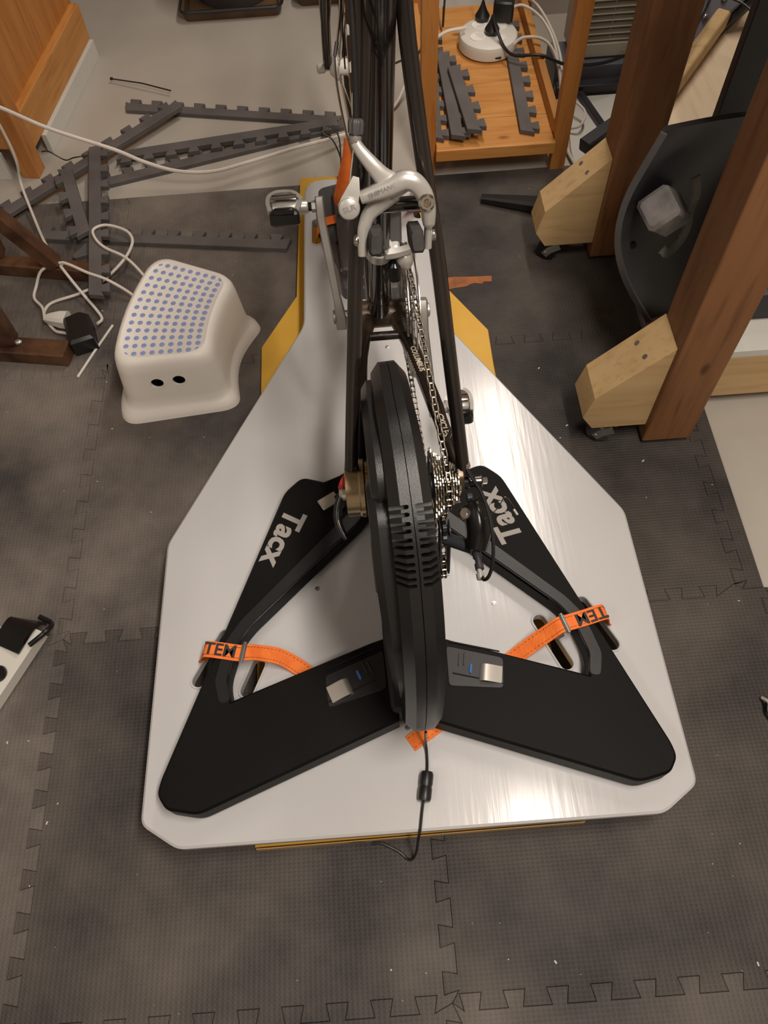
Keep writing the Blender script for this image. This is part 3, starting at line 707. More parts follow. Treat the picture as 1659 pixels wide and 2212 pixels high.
# saddle (just above the picture), stem and bar keep the bicycle whole
sp = seat(.80)
mb = MB(); rings = []
for yy, hw, dz in ((-.135, .062, -.006), (-.11, .069, .004), (-.05, .060, .006), (.02, .034, .004), (.08, .022, .004), (.125, .016, -.004), (.135, .008, -.012)):
    rings.append([(sp.x + hw * math.cos(a), sp.y + yy + .02, sp.z + .045 + dz + (.010 if math.sin(a) > 0 else .026) * math.sin(a)) for a in [2 * PI * i / 16 for i in range(16)]])
mb.loft(rings); bp_('saddle', mb, 'rubber')
for s in (-1, 1): bp_('saddle_rail', MB().tube(smooth_path([(sp.x + s * .02, sp.y - .08, sp.z + .03), (sp.x + s * .022, sp.y - .03, sp.z + .008), (sp.x + s * .022, sp.y + .05, sp.z + .008), (sp.x + s * .01, sp.y + .11, sp.z + .03)], 4), .0035, 8), 'steel')
bp_('stem', MB().tube([hd_t, hd_t + Vector((0, -.008, .03)), hd_t + Vector((0, .085, .045))], .0135, 14), 'alu_mat')
hb = hd_t + Vector((0, .085, .045))
bp_('handlebar', MB().tube(smooth_path([hb + Vector(p) for p in ((-.19, .0, -.12), (-.195, .085, -.10), (-.195, .09, -.02), (-.19, .04, 0), (-.17, 0, 0), (0, 0, 0), (.17, 0, 0), (.19, .04, 0), (.195, .09, -.02), (.195, .085, -.10), (.19, .0, -.12))], 4), .0125, 12), 'rubber')

# ---- front fork and wheel, turned a little to the right
WC = Vector((.003, .92, 0)); STEER = Matrix.Rotation(math.radians(1.0), 3, 'Z')
def fw(p): return WC + STEER @ Vector(p)
for s in (-1, 1):
    bp_('fork_blade', MB().tube(smooth_path([fw((s * .051, .0, .004)), fw((s * .050, -.030, .10)), fw((s * .043, -.066, .24)), fw((s * .030, -.090, .335))], 5), [.0085] * 6 + [.010] * 5 + [.011] * 5, 14), 'frame')
bp_('fork_crown', MB().tube([fw((-.034, -.090, .335)), fw((.034, -.090, .335))], .0135, 14), 'frame')
def ring(prof, n=72): # prof: closed (dr, x) cross section at wheel
    rings = []
    for i in range(n):
        a = 2 * PI * i / n
        rings.append([tuple(fw((x, r * math.cos(a), r * math.sin(a)))) for r, x in prof])
    return MB().loft(rings, closed=True)
wh = bp_('front_wheel_rim', ring([(.250, -.0035), (.262, -.0085), (.298, -.0096), (.298, .0096), (.262, .0085), (.250, .0035)]), 'rubber', smooth=30)
bp_('tyre', ring([(.296 + .011 + .0115 * math.cos(a), .0115 * math.sin(a)) for a in [2 * PI * i / 10 for i in range(10)]]), 'tyre', wh)
mb = MB()
for i in range(20):
    a = 2 * PI * i / 20; s = 1 if i % 2 else -1; cr_ = .55 * (1 if (i // 2) % 2 else -1)
    mb.tube([fw((s * .030, .019 * math.cos(a + cr_), .019 * math.sin(a + cr_))), fw((s * .001, .252 * math.cos(a), .252 * math.sin(a)))], .0014, 5)
sp_o = bp_('spokes', mb, 'chrome', wh)
mb = MB(); o0 = fw((-.072, 0, 0)); axv = STEER @ Vector((1, 0, 0))
hubp = [(.004, .0), (.0085, .002), (.0085, .014), (.005, .017), (.005, .024), (.011, .0245), (.0225, .036), (.0225, .0395), (.0145, .042), (.0130, .072), (.0145, .102), (.0225, .1045), (.0225, .108), (.011, .1195), (.005, .12), (.005, .127), (.0085, .13), (.0085, .142), (.004, .144)]
bp_('front_hub', mb.lathe(hubp, o0, axv, 20), 'white_hub', wh)

# ---- rear brake calliper, on the stay bridge
BC = Vector((.0, .162, .299))
def cp(u, v, w_=.035): return BC + Vector((u - .001, 0, 0)) + VS * v + NS * w_
br = bp_('brake_calliper', MB().sweep(smooth_path([cp(-.033, .0195, .040), cp(-.018, .0235, .041), cp(-.002, .0280, .041), cp(.010, .0325, .041), cp(.021, .0300, .041), cp(.0295, .0195, .040), cp(.0335, .006, .038), cp(.0345, -.008, .035), cp(.0340, -.022, .032), cp(.0335, -.036, .030)], 5),
    [[(x * a, y * b) for x, y in ((-1, -.6), (-.6, -1), (.6, -1), (1, -.6), (1, .6), (.6, 1), (-.6, 1), (-1, .6))] for a, b in
     [(.0058 + .0034 * math.sin(min(1, i / 46 * 1.25) * PI) - (.002 if i > 36 else 0), .0072 + .003 * math.sin(i / 46 * PI) - (.0024 if i > 36 else 0)) for i in range(46)]], [tuple(NS)] * 46), 'alu', smooth=60, label='silver dual pivot brake calliper')
# long upper arm carrying the cable barrel
pu = smooth_path([cp(-.0345, .0690, .033), cp(-.029, .0600, .034), cp(-.019, .0475, .036), cp(-.009, .0360, .036), cp(.003, .0275, .034), cp(.008, .020, .030)], 5)
bp_('calliper_arm', MB().sweep(pu, [[(x * a, y * .0058) for x, y in ((-1, -.6), (-.6, -1), (.6, -1), (1, -.6), (1, .6), (.6, 1), (-.6, 1), (-1, .6))] for a in [.0052 + .0078 * (i / (len(pu) - 1)) ** 1.4 for i in range(len(pu))]], [tuple(NS)] * len(pu)), 'alu', br, smooth=60)
# lower left arm
pl = smooth_path([cp(.002, .020, .028), cp(-.014, .010, .028), cp(-.0255, .001, .029), cp(-.0315, -.012, .030), cp(-.0335, -.024, .030), cp(-.0345, -.039, .029)], 5)
bp_('calliper_arm', MB().sweep(pl, [[(x * a, y * .0060) for x, y in ((-1, -.6), (-.6, -1), (.6, -1), (1, -.6), (1, .6), (.6, 1), (-.6, 1), (-1, .6))] for a in [.0085 - .0036 * i / (len(pl) - 1) for i in range(len(pl))]], [tuple(NS)] * len(pl)), 'alu', br, smooth=60)
# quick release cam with teardrop lever
bp_('release_lever', MB().sweep([cp(-.048, .012, .050), cp(-.044, .020, .050), cp(-.040, .029, .049), cp(-.0365, .040, .047)], [[(x * a, y * .003) for x, y in ((-1, -1), (1, -1), (1, 1), (-1, 1))] for a in (.009, .0085, .0065, .003)], [tuple(NS)] * 4), 'alu', br)
bp_('release_cam', MB().lathe([(.0095, -.006), (.0108, -.005), (.0108, .004), (.0100, .0058), (.0092, .0064)], cp(-.0455, .0125, .050), NS, 28), 'alu', br)
bp_('cam_mark', text_mesh('SLR', .0075, frame(cp(-.0455, .0125, .0567), (.92, .25 * .4766, .25 * .879), VS), .0002, 0, 0, 1.15), 'faint', br)
bp_('brand_print', text_mesh('SHIMANO', .0062, frame(cp(-.011, .0262, .0502), (.95, .3 * .4766, .3 * .879), VS), .0002, 0, 0, 1.1), 'faint', br)
# barrel adjuster and cable housing
bd = (cp(-.031, .093, .033) - cp(-.034, .069, .033)).normalized()
bp_('barrel_lock_ring', MB().lathe([(.0055, 0), (.0062, .001), (.0062, .0058), (.0048, .0072)], cp(-.0345, .068, .033), bd, 20), 'alu_mat', br)
gm = MB(); rg = []
for h, r in ((.0072, .0050), (.0085, .0070), (.0175, .0074), (.0205, .0066), (.0218, .0050)):
    u = bd.orthogonal().normalized(); v = bd.cross(u); o_ = cp(-.0345, .068, .033) + bd * h
    rg.append([tuple(o_ + u * (r * (1 + .09 * math.cos(9 * a)) * math.cos(a)) + v * (r * (1 + .09 * math.cos(9 * a)) * math.sin(a))) for a in [2 * PI * i / 54 for i in range(54)]])
gm.loft(rg); bp_('barrel_adjuster', gm, 'greyblk', br)
hs0 = cp(-.0345, .068, .033) + bd * .020
bp_('cable_housing', MB().tube(smooth_path([hs0, cp(-.0305, .12, .034), cp(-.0295, .17, .036), cp(-.0285, .22, .036), cp(-.024, .30, .03), cp(-.016, .36, .0)], 5), .0031, 10), 'blk', br)
bp_('brake_cable', MB().tube([cp(-.0350, .069, .033), cp(-.046, .018, .040)], .0009, 6), 'steel', br)
# pivot bolts
bp_('pivot_bolt', MB().lathe([(.0078, -.002), (.0085, 0), (.0085, .003), (.0062, .0052), (.0040, .0052), (.0036, .002)], cp(.0315, .0120, .0475), NS, 24), 'chrome', br)
bp_('pivot_core', MB().cyl(cp(.0315, .0120, .0485), cp(.0315, .0120, .0515), .0030, 6), 'brass', br)
for s, u0 in ((-1, -.034), (1, .034)):
    # pad carrier bolt outside and rubber pad inside
    bp_('pad_bolt', MB().ball(cp(u0 + s * .0058, -.0235, .031), .0062, (.55, 1, 1)), 'chrome', br)
    Rp = Matrix((Vector((1, 0, 0)), VS, NS)).transposed()
    pd = MB(); rings = []
    for wz, k in ((-.018, .75), (-.014, 1), (.018, 1), (.024, .72)):
        rings.append([tuple(cp(u0 - s * .0125 + x * k * .0072 - s * .0012 * (y > 0), -.024 + y * k * .0125, .030 + wz)) for x, y in ((-1, -.7), (-.7, -1), (.7, -1), (1, -.7), (1, .7), (.7, 1), (-.7, 1), (-1, .7))])
    pd.loft(rings); bp_('brake_pad', pd, 'pad', br, label='worn black rubber brake pad')

# ---- cranks and pedals
def cranks(s, th, parent=None):
    a = math.radians(th); x0 = s * .064; x1 = s * (.081 if s < 0 else .076); L = .165
    def c(x, l, o=0): return Vector((x, CS + l * math.cos(a) - o * math.sin(a), BBZ + l * math.sin(a) + o * math.cos(a)))
    pts = [(-.018, .0125), (.0, .0165), (.03, .0135), (.09, .0108), (.150, .0098), (.166, .0112), (.178, .0085)]
    rings = []
    for l, hw in pts:
        x = x0 + (x1 - x0) * max(0, min(1, l / .15)); th_ = .0085 if l < .02 else .0062
        rings.append([tuple(c(x + i * th_, l, j * hw)) for i, j in ((-1, -.75), (-.7, -1), (.7, -1), (1, -.75), (1, .75), (.7, 1), (-.7, 1), (-1, .75))])
    ck = bp_('crank_arm', MB().loft(rings), 'alu_mat', label='grey %s crank arm' % ('left' if s < 0 else 'right'))
    bp_('crank_bolt', MB().lathe([(.011, 0), (.011, .003), (.008, .004)], c(x0 + s * .0085, 0), (s, 0, 0), 20), 'alu_mat', ck)
    # pedal (clipless road pedal): axle, body bars, cleat spring block
    pa = c(x1, L)
    bp_('pedal_axle', MB().cyl(pa, pa + Vector((s * .030, 0, 0)), .0065, 14), 'blk_gloss', ck)
    bp_('axle_flat', MB().cyl(pa + Vector((s * .006, 0, 0)), pa + Vector((s * .012, 0, 0)), .0085, 6), 'alu_mat', ck)
    return pa
def pedal(s, pa, rot):
    R = Matrix.Rotation(rot, 3, 'X')
    kx = .86 if s < 0 else .74
    def q(x, y, z): return pa + Vector((s * x * kx, 0, 0)) + R @ Vector((0, y * .9, z))
    bd_ = bp_('pedal_body', MB().lathe([(r_, h_ * kx) for r_, h_ in ((.0085, .020), (.0095, .023), (.0100, .034), (.0115, .042), (.0120, .052), (.0120, .070), (.0100, .080), (.005, .084))], pa, (s, 0, 0), 24), 'alu', label='silver clipless pedal body')
    # front loop
    lp = smooth_path([q(.030, .006, .006), q(.040, .024, .010), q(.052, .036, .010), q(.074, .036, .010), q(.086, .024, .008), q(.088, .004, .004), q(.084, -.022, .0)], 5)
    bp_('front_loop', MB().sweep(lp, [(-.003, -.0055), (.003, -.0055), (.003, .0055), (-.003, .0055)], (0, 0, 1)), 'alu', bd_)
    bp_('inner_bar', MB().sweep(smooth_path([q(.032, .004, .004), q(.036, -.010, .002), q(.040, -.026, -.002)], 4), [(-.0035, -.007), (.0035, -.007), (.0035, .007), (-.0035, .007)], (0, 0, 1)), 'alu', bd_)
    bp_('platform', MB().cbox(q(.060, .004, .014), (.044 * kx, .020, .004), .001, R), 'chrome', bd_)
    bp_('rear_spring_block', MB().cbox(q(.060, -.030, -.004), (.050 * kx, .020, .022), .004, R), 'blk', bd_)
    bp_('spring_lip', MB().cbox(q(.060, -.039, .008), (.034 * kx, .008, .010), .002, R), 'blk_gloss', bd_)
pL = cranks(-1, 57); pedal(-1, pL, -.35)
pR = cranks(1, -123); pedal(1, pR, -.35)

# ---- chainring, chain, cassette, derailleurs
def cog(r, n, x0, x1, hole, depth=.0042):
    pts = []
    for i in range(n):
        a0 = 2 * PI * i / n
        for f, rr_ in ((0, r - depth), (.22, r - depth), (.42, r), (.58, r), (.78, r - depth)):
            a = a0 + 2 * PI * f / n; pts.append((rr_ * math.cos(a), rr_ * math.sin(a)))
    mb = MB(); m = len(pts)
    inner = [(hole * math.cos(math.atan2(y, x)), hole * math.sin(math.atan2(y, x))) for x, y in pts]
    vs = [(x0, y, z) for y, z in pts] + [(x1, y, z) for y, z in pts] + [(x0, y, z) for y, z in inner] + [(x1, y, z) for y, z in inner]
    fs = []
    for j in range(m):
        k = (j + 1) % m
        fs += [(j, k, m + k, m + j), (2 * m + j, 3 * m + j, 3 * m + k, 2 * m + k), (j, 2 * m + j, 2 * m + k, k), (m + j, m + k, 3 * m + k, 3 * m + j)]
    return mb.add(vs, fs)
def shift(mb, d): mb.v = [(x + d[0], y + d[1], z + d[2]) for x, y, z in mb.v]; return mb
cr = bp_('chainring', shift(cog(.100, 50, .0400, .0435, .078), (0, CS, BBZ)), 'alu_mat', smooth=0)
bp_('inner_chainring', shift(cog(.078, 39, .0335, .0365, .060), (0, CS, BBZ)), 'alu_mat', cr, smooth=0)
for k in range(5):
    a = math.radians(-123 + 72 * k + 36)
    bp_('spider_arm', MB().sweep([(.058, CS, BBZ), (.047, CS + .05 * math.cos(a), BBZ + .05 * math.sin(a)), (.046, CS + .084 * math.cos(a), BBZ + .084 * math.sin(a))], [(-.009, -.003), (.009, -.003), (.009, .003), (-.009, .003)], (1, 0, 0)), 'alu_mat', cr)
bp_('chain_guard', ring_ := MB().lathe([(.099, 0), (.104, 0), (.104, .0022), (.099, .0022)], (.0445, CS, BBZ), (1, 0, 0), 64, True), 'alu_mat', cr)
cas = bp_('cassette', MB().lathe([(.012, .0275), (.0175, .028), (.0175, .0655), (.0155, .067), (.012, .067)], (0, 0, 0), (1, 0, 0), 24), 'darksteel')
teeth = [25, 23, 21, 19, 17, 16, 15, 14, 13, 12]
RS = []
for i, n in enumerate(teeth):
    r = .0127 * .92 / (2 * math.sin(PI / n)) + .0020; x = .0325 + i * .00355; RS.append((x, r))
    bp_('sprocket', cog(r, n, x, x + .0017, .0165 if i > 4 else r - .013), 'steel', cas, smooth=0)
bp_('lock_ring', MB().lathe([(.010, .0665), (.0145, .0668), (.0145, .069), (.010, .0695)], (0, 0, 0), (1, 0, 0), 20), 'chrome', cas)

# chain path in the y,z plane
CX = .0512; SR = .0325
ringc = Vector((CS, BBZ)); rr_ = .1005; casc = Vector((0, 0))
PU = Vector((-.026, -.072)); PL_ = Vector((-.046, -.142)); PRr = .017
path = []
def arc(c, r, a0, a1, x, n=10):
    for i in range(n + 1):
        a = math.radians(a0 + (a1 - a0) * i / n); path.append(Vector((x, c.x + r * math.cos(a), c.y + r * math.sin(a))))
arc(ringc, rr_, -98, 100, .0418, 22)                   # round the front of the ring (bottom -> front -> top)
arc(casc, SR, 100, 250, CX, 12)                        # over the back of the cassette
arc(PU, PRr, 60, -90, .0490, 8)                        # guide pulley (front side)
arc(PL_, PRr, 110, 275, .0480, 8)                      # tension pulley (back side)
# resample to link pitch
PITCH = .0118
P = [p.copy() for p in path] + [path[0].copy()]
pts = [P[0].copy()]; acc = 0
for i in range(1, len(P)):
    a = P[i - 1]; b = P[i]; L = (b - a).length; t = PITCH - acc
    while t <= L:
        pts.append(a + (b - a) * (t / L)); t += PITCH
    acc = L - (t - PITCH)
rol = MB()
for p in pts: rol.cyl(p - Vector((.0033, 0, 0)), p + Vector((.0033, 0, 0)), .0021, 8)
ch = bp_('chain', rol, 'chain', label='oily bicycle chain')
def plate(L, x, t=.0008):
    h = .0038; wst = .0028; ring0 = []
    for cx, sg in ((L / 2, 1), (-L / 2, -1)):
        for k in range(5):
            a = math.radians(-70 + 35 * k); ring0.append((cx + sg * h * math.cos(a) * .9, sg * h * math.sin(a)))
        ring0.append((0, sg * wst))
    mb = MB(); Mx = Matrix(((0, 0, 1, 0), (1, 0, 0, 0), (0, 1, 0, 0), (0, 0, 0, 1)))
    return mb, ccw(ring0), Mx
def link_mesh(outer):
    mb, r0, Mx = plate(PITCH, 0)
    for s in (-1, 1):
        x = s * (.0033 if outer else .0024); mb.prism(r0, x - .0005, x + .0005, 0, Mx)
    return mb.mesh('chain_link', 40)
lm = [link_mesh(True), link_mesh(False)]
for q in lm: q.materials.append(M['chain'])
for i in range(len(pts) - 1):
    a, b = pts[i], pts[i + 1]; d = b - a
    if d.length < .006: continue
    o = bpy.data.objects.new('chain_link', lm[i % 2]); COL.objects.link(o); o.parent = ch
    c = (a + b) / 2; yv = d.normalized(); xv = Vector((1, 0, 0)); xv = (xv - yv * xv.dot(yv)).normalized(); zv = xv.cross(yv)
    o.matrix_basis = Matrix.Translation(c + Vector((0, 0, ZO))) @ Matrix((xv, yv, zv)).transposed().to_4x4()
# rear derailleur
rd = bp_('rear_derailleur', MB().sweep(smooth_path([(.084, -.010, -.034), (.090, -.022, -.040), (.091, -.044, -.052), (.086, -.062, -.066)], 5), [[(x * a, y * b) for x, y in ((-1, -.6), (-.6, -1), (.6, -1), (1, -.6), (1, .6), (.6, 1), (-.6, 1), (-1, .6))] for a, b in [(.016 + .005 * math.sin(i / 15 * PI), .0125 + .003 * math.sin(i / 15 * PI)) for i in range(16)]], (1, 0, 0)), 'blk_gloss', smooth=60, label='black rear derailleur')
bp_('hanger_bolt', MB().lathe([(.0080, 0), (.0085, .003), (.0068, .005), (.004, .005), (.0036, .003)], (.071, -.033, -.022), (.25, -.5, .85), 20), 'chrome', rd)
bp_('fixing_bolt', MB().lathe([(.0065, 0), (.0065, .006), (.004, .007)], (.080, -.006, -.030), (1, 0, 0), 18), 'darksteel', rd)
bp_('link_bolt', MB().ball((.083, -.064, -.055), .004), 'chrome', rd)
bp_('cage_pivot', MB().cyl((.084, -.060, -.070), (.050, -.036, -.082), .009, 16), 'darksteel', rd)
for x in (.0425, .0550):
    cpz = [(PU.x - .012, PU.y + .012), (PU.x + .012, PU.y + .010), (PL_.x + .010, PL_.y - .012), (PL_.x - .008, PL_.y - .018), (PL_.x - .014, PL_.y)]
    Mx = Matrix(((0, 0, 1, 0), (1, 0, 0, 0), (0, 1, 0, 0), (0, 0, 0, 1)))
    mb = MB(); mb.prism(rounded(cpz, .008, 3), x, x + .0016, .0003, Mx); bp_('cage_plate', mb, 'darksteel', rd)
for c in (PU, PL_): bp_('jockey_wheel', shift(cog(.0165, 11, .0462, .0512, .005, .004), (0, c.x, c.y)), 'blk', rd, smooth=0)
bp_('cage_foot', MB().box((.0505, PL_.x - .004, PL_.y - .022), (.016, .006, .002)), 'zinc', rd)
hsg = smooth_path([(.0760, .010, .024), (.0800, .000, .020), (.0920, -.024, .012), (.0985, -.052, .002), (.1005, -.078, -.012), (.0990, -.100, -.030), (.0940, -.112, -.046), (.0885, -.112, -.058), (.0865, -.100, -.064)], 6)
bp_('gear_cable_housing', MB().tube(hsg, .0024, 8), 'blk', rd)
bp_('barrel_adjuster', MB().lathe([(.0040, 0), (.0060, .002), (.0060, .011), (.0042, .013), (.0042, .019), (.0058, .020), (.0058, .028), (.003, .030)], (.0860, -.066, -.066), (.02, -1, .05), 12), 'darksteel', rd)
bp_('housing_ferrule', MB().lathe([(.0035, 0), (.0035, .006), (.0052, .007), (.0052, .014), (.003, .015)], (.0855, -.094, -.064), (0, -1, 0), 12), 'alu', rd)
bp_('cable_stop_sleeve', MB().lathe([(.0038, 0), (.0050, .002), (.0050, .010), (.0038, .012)], (.0752, .016, .028), (.25, -.85, -.45), 12), 'chrome', rd)
bp_('spare_cable', MB().tube(smooth_path([(.094, -.050, -.01), (.112, -.040, -.004), (.122, -.028, .002), (.130, -.036, -.002), (.134, -.046, -.006)], 5), .0007, 5), 'steel', rd)
bp_('cable_crimp', MB().cyl((.132, -.043, -.0045), (.136, -.050, -.0075), .0017, 8), 'alu', rd)
# front derailleur
ft = .172
fd = bp_('front_derailleur', MB().lathe([(.0155, -.008), (.0185, -.008), (.0185, .008), (.0155, .008)], seat(ft), (seat(1) - seat(0)), 28, True), 'alu', label='silver front derailleur')
s0 = seat(ft)
bp_('clamp_ear', MB().cbox(s0 + Vector((.022, .002, .002)), (.012, .012, .012), .002), 'alu', fd)
bp_('linkage_arm', MB().sweep(smooth_path([s0 + Vector((.006, -.020, .010)), s0 + Vector((.022, -.016, .008)), s0 + Vector((.036, -.008, .004)), s0 + Vector((.044, .004, -.004))], 4), [(-.0055, -.004), (.0055, -.004), (.0055, .004), (-.0055, .004)], (0, 0, 1)), 'alu', fd)
bp_('linkage_body', MB().ball(s0 + Vector((.034, -.006, -.016)), .0125, (1, .9, 1.25)), 'alu', fd)
bp_('linkage_block', MB().cbox(s0 + Vector((.020, -.010, -.030)), (.016, .018, .034), .004), 'blk_gloss', fd)
bp_('clamp_bolt', MB().cyl(s0 + Vector((.044, -.006, .006)), s0 + Vector((.050, -.007, .006)), .0042, 12), 'chrome', fd)
for x in (.0345, .0505):
    pg = []
    for i in range(9):
        a = math.radians(150 - 85 * i / 8); pg.append((CS + .112 * math.cos(a), BBZ + .112 * math.sin(a)))
    for i in range(9):
        a = math.radians(65 + 80 * i / 8); pg.append((CS + .092 * math.cos(a), BBZ + .092 * math.sin(a)))
    Mx = Matrix(((0, 0, 1, 0), (1, 0, 0, 0), (0, 1, 0, 0), (0, 0, 0, 1)))
    mb = MB(); mb.prism(pg, x, x + .0014, .0002, Mx); bp_('cage_plate', mb, 'chrome', fd)

# ------------------------------------------------------------------ front wheel block with strap
wb = empty('wheel_block', (-.02, .85, ZB), label='dark grey plastic front wheel block at the nose of the board', cat='wheel block')
blk = [(-.070, .672), (.050, .664), (.062, .80), (.070, .930), (.045, .985), (-.060, 1.000), (-.112, .985), (-.113, .880), (-.078, .760)]
mb = MB(); mb.prism(rounded(blk, .012, 3), ZB + .0004, ZB + .034, .004); obj('base', mb, 'greyblk', wb)
for s in (-1, 1):
    mb = MB(); mb.prism(rounded([(-.02 + s * .020, .70), (-.02 + s * .048, .70), (-.02 + s * .060, .96), (-.02 + s * .022, .96)], .006, 2), ZB + .034, ZB + .058, .004); obj('side_cheek', mb, 'greyblk', wb)
for lx, ly, a in ((-.066, .722, .05), (-.030, .700, 0), (.03, .72, 0)):
    mb = MB(); mb.box((lx, ly, ZB + .0345), (.010, .010, .0008), Matrix.Rotation(a, 3, 'Z')); obj('white_sticker', mb, 'white_hub', wb)
mb = MB(); mb.cyl((-.075, .80, ZB + .036), (-.060, .835, ZB + .046), .0045, 10); obj('lever_tip', mb, 'blk', wb)
fs_ = empty('wheel_strap', (-.10, .86, ZB), label='orange strap across the front wheel block, end hanging from the wheel', cat='strap', group='orange tie-down straps')
pth = smooth_path([(-.1225, .865, ZB - .008), (-.118, .866, ZB + .016), (-.100, .868, ZB + .0365), (-.075, .872, ZB + .041), (-.05, .876, ZB + .061), (.02, .884, ZB + .0615), (.055, .890, ZB + .052), (.078, .900, ZB + .036), (.098, .925, ZB + .010), (.104, .935, ZB - .008)], 5)
mb = MB(); mb.ribbon(pth, .026, .0016, (0, 0.05, 1)); obj('webbing', mb, 'orange', fs_)
pth = smooth_path([(-.052, .872, ZB + .063), (-.060, .835, ZB + .105), (-.060, .82, ZB + .135), (-.050, .818, ZB + .175), (-.036, .82, ZB + .225), (-.030, .825, ZB + .26)], 6)
mb = MB(); mb.ribbon(pth, .026, .0018, (-.3, -.95, .2)); obj('hanging_end', mb, 'orange', fs_)

# ------------------------------------------------------------------ step stool
stl = empty('step_stool', (-.41, .62, MT), label='white plastic step stool with rows of blue anti-slip dots', cat='step stool')
CXs, CYs = .087, .516
def sector(inr, ing, z, r1=.385, r2=.634, t1=150.5, t2=185.5, rc=.042, n=72, wav=0):
    """rounded annular sector ring inset by inr (m) radially and ing (m) along the arc"""
    rm = (r1 + r2) / 2; hr = (r2 - r1) / 2 - inr; ta = math.radians((t1 + t2) / 2); hl = math.radians((t2 - t1) / 2) * rm - ing
    sq = rounded([(-hr, -hl), (hr, -hl), (hr, hl), (-hr, hl)], rc, 8)
    # densify the straight edges
    out = []
    for i in range(len(sq)):
        a = Vector(sq[i]); b = Vector(sq[(i + 1) % len(sq)]); k = max(1, int(round((b - a).length / .02))) if (b - a).length > .03 else 1
        k = 9 if (b - a).length > .03 else 1
        for j in range(k): out.append(a + (b - a) * j / k)
    res = []
    for p in out:
        al = ta + (p.y / rm); rad = rm + p.x
        if wav and p.x < 0: rad += wav * math.cos(p.y / hl * PI / 2) ** 2 * (-p.x / hr)
        res.append((CXs + rad * math.cos(al), CYs + rad * math.sin(al), z))
    return res
SH = .150
lev = [(.0, .0, 0, .012), (.0015, .0015, .005, .012), (.004, .004, .014, .012), (.012, .011, .021, .010), (.017, .015, .030, .006), (.020, .017, .050, .003), (.0255, .022, .118, 0), (.028, .0245, .136, 0), (.0325, .029, .146, 0), (.040, .036, SH, 0),
       (.042, .038, SH, 0), (.0435, .0395, SH - .0018, 0)]
rings = [sector(a, b, MT + z, wav=w_) for a, b, z, w_ in lev]
rings += [sector(.044, .040, MT + SH - .0022)]
inn = [sector(a + .004, b + .004, MT + max(z - .004, 0), wav=w_) for a, b, z, w_ in lev[::-1][3:]]
mb = MB(); mb.loft(rings, caps=False)
n = len(rings[0])
mb.f.append(tuple((len(rings) - 1) * n + j for j in range(n)))
o0 = len(mb.v); mb.loft(inn, caps=False); mb.f.append(tuple(o0 + j for j in range(n))[::-1])
for j in range(n): mb.f.append((j, o0 + (len(inn) - 1) * n + j, o0 + (len(inn) - 1) * n + (j + 1) % n, (j + 1) % n))
cut = MB()
HOLES = [(-.445, .098), (-.402, .0995)]
for hx, hz in HOLES: cut.cyl((hx, .46, MT + hz - .012), (hx, .56, MT + hz + .0), .0128, 28)
me = boolean(mb.mesh('shell', 30), cut); me.set_sharp_from_angle(angle=math.radians(60)); obj('shell', me, 'white_pl', stl)
for hx, hz in HOLES:
    c = Vector((hx, .4870 if hx < -.42 else .4893, MT + hz - .0065)); mb = MB()
    mb.lathe([(.0128, -.003), (.0143, -.003), (.0147, .0004), (.0128, .0004)], c, (-.055, -1, .16), 28, True); obj('hole_rim', mb, 'white_pl', stl)
dm = MB(); dm.lathe([(.0051, -.0012), (.0052, .0004), (.0047, .0008), (.0043, .0009)], (0, 0, 0), (0, 0, 1), 14); dmesh = dm.mesh('anti_slip_dot'); dmesh.materials.append(M['blue'])
for i in range(13):
    for j in range(9):
        al = math.radians(155.9 + (180.2 - 155.9) * i / 12); rad = .580 - (.580 - .440) * j / 8
        o = bpy.data.objects.new('anti_slip_dot', dmesh); COL.objects.link(o); o.parent = stl
        o.location = (CXs + rad * math.cos(al) + .41, CYs + rad * math.sin(al) - .62, SH - .0020)

# ------------------------------------------------------------------ rusty steel stand at the left edge
sd = empty('steel_stand', (-.75, .78, MT), label='rusty brown welded steel tube stand at the left edge', cat='stand')
q = .032
def bar(a, b, wd=.034, ht=.034, up=(0, 0, 1)):
    mb = MB(); c = .003; x, y = wd / 2, ht / 2
    mb.sweep([a, b], [(-x + c, -y), (x - c, -y), (x, -y + c), (x, y - c), (x - c, y), (-x + c, y), (-x, y - c), (-x, -y + c)], up); return mb
obj('foot', bar((-.93, .948, MT + .017), (-.608, .882, MT + .017)), 'rust', sd)
obj('foot', bar((-.95, .700, MT + .017), (-.668, .648, MT + .017), .046), 'rust', sd)
obj('brace', bar((-.728, .905, MT + .036), (-.90, .885, .42), .034, .034, (0, 1, 0)), 'rust', sd)
obj('upright', bar((-.795, .680, MT + .036), (-.798, .686, .55), .036, .036, (0, 1, 0)), 'rust', sd)
obj('upright', bar((-.868, .952, MT + .036), (-.862, .950, .60), .034, .034, (0, 1, 0)), 'rust', sd)
for c in ((-.712, .900, MT + .037), (-.774, .672, MT + .037), (-.80, .893, .205)):
    mb = MB(); mb.ball(c, .009, (1.1, .8, .6)); obj('weld', mb, 'weld', sd)

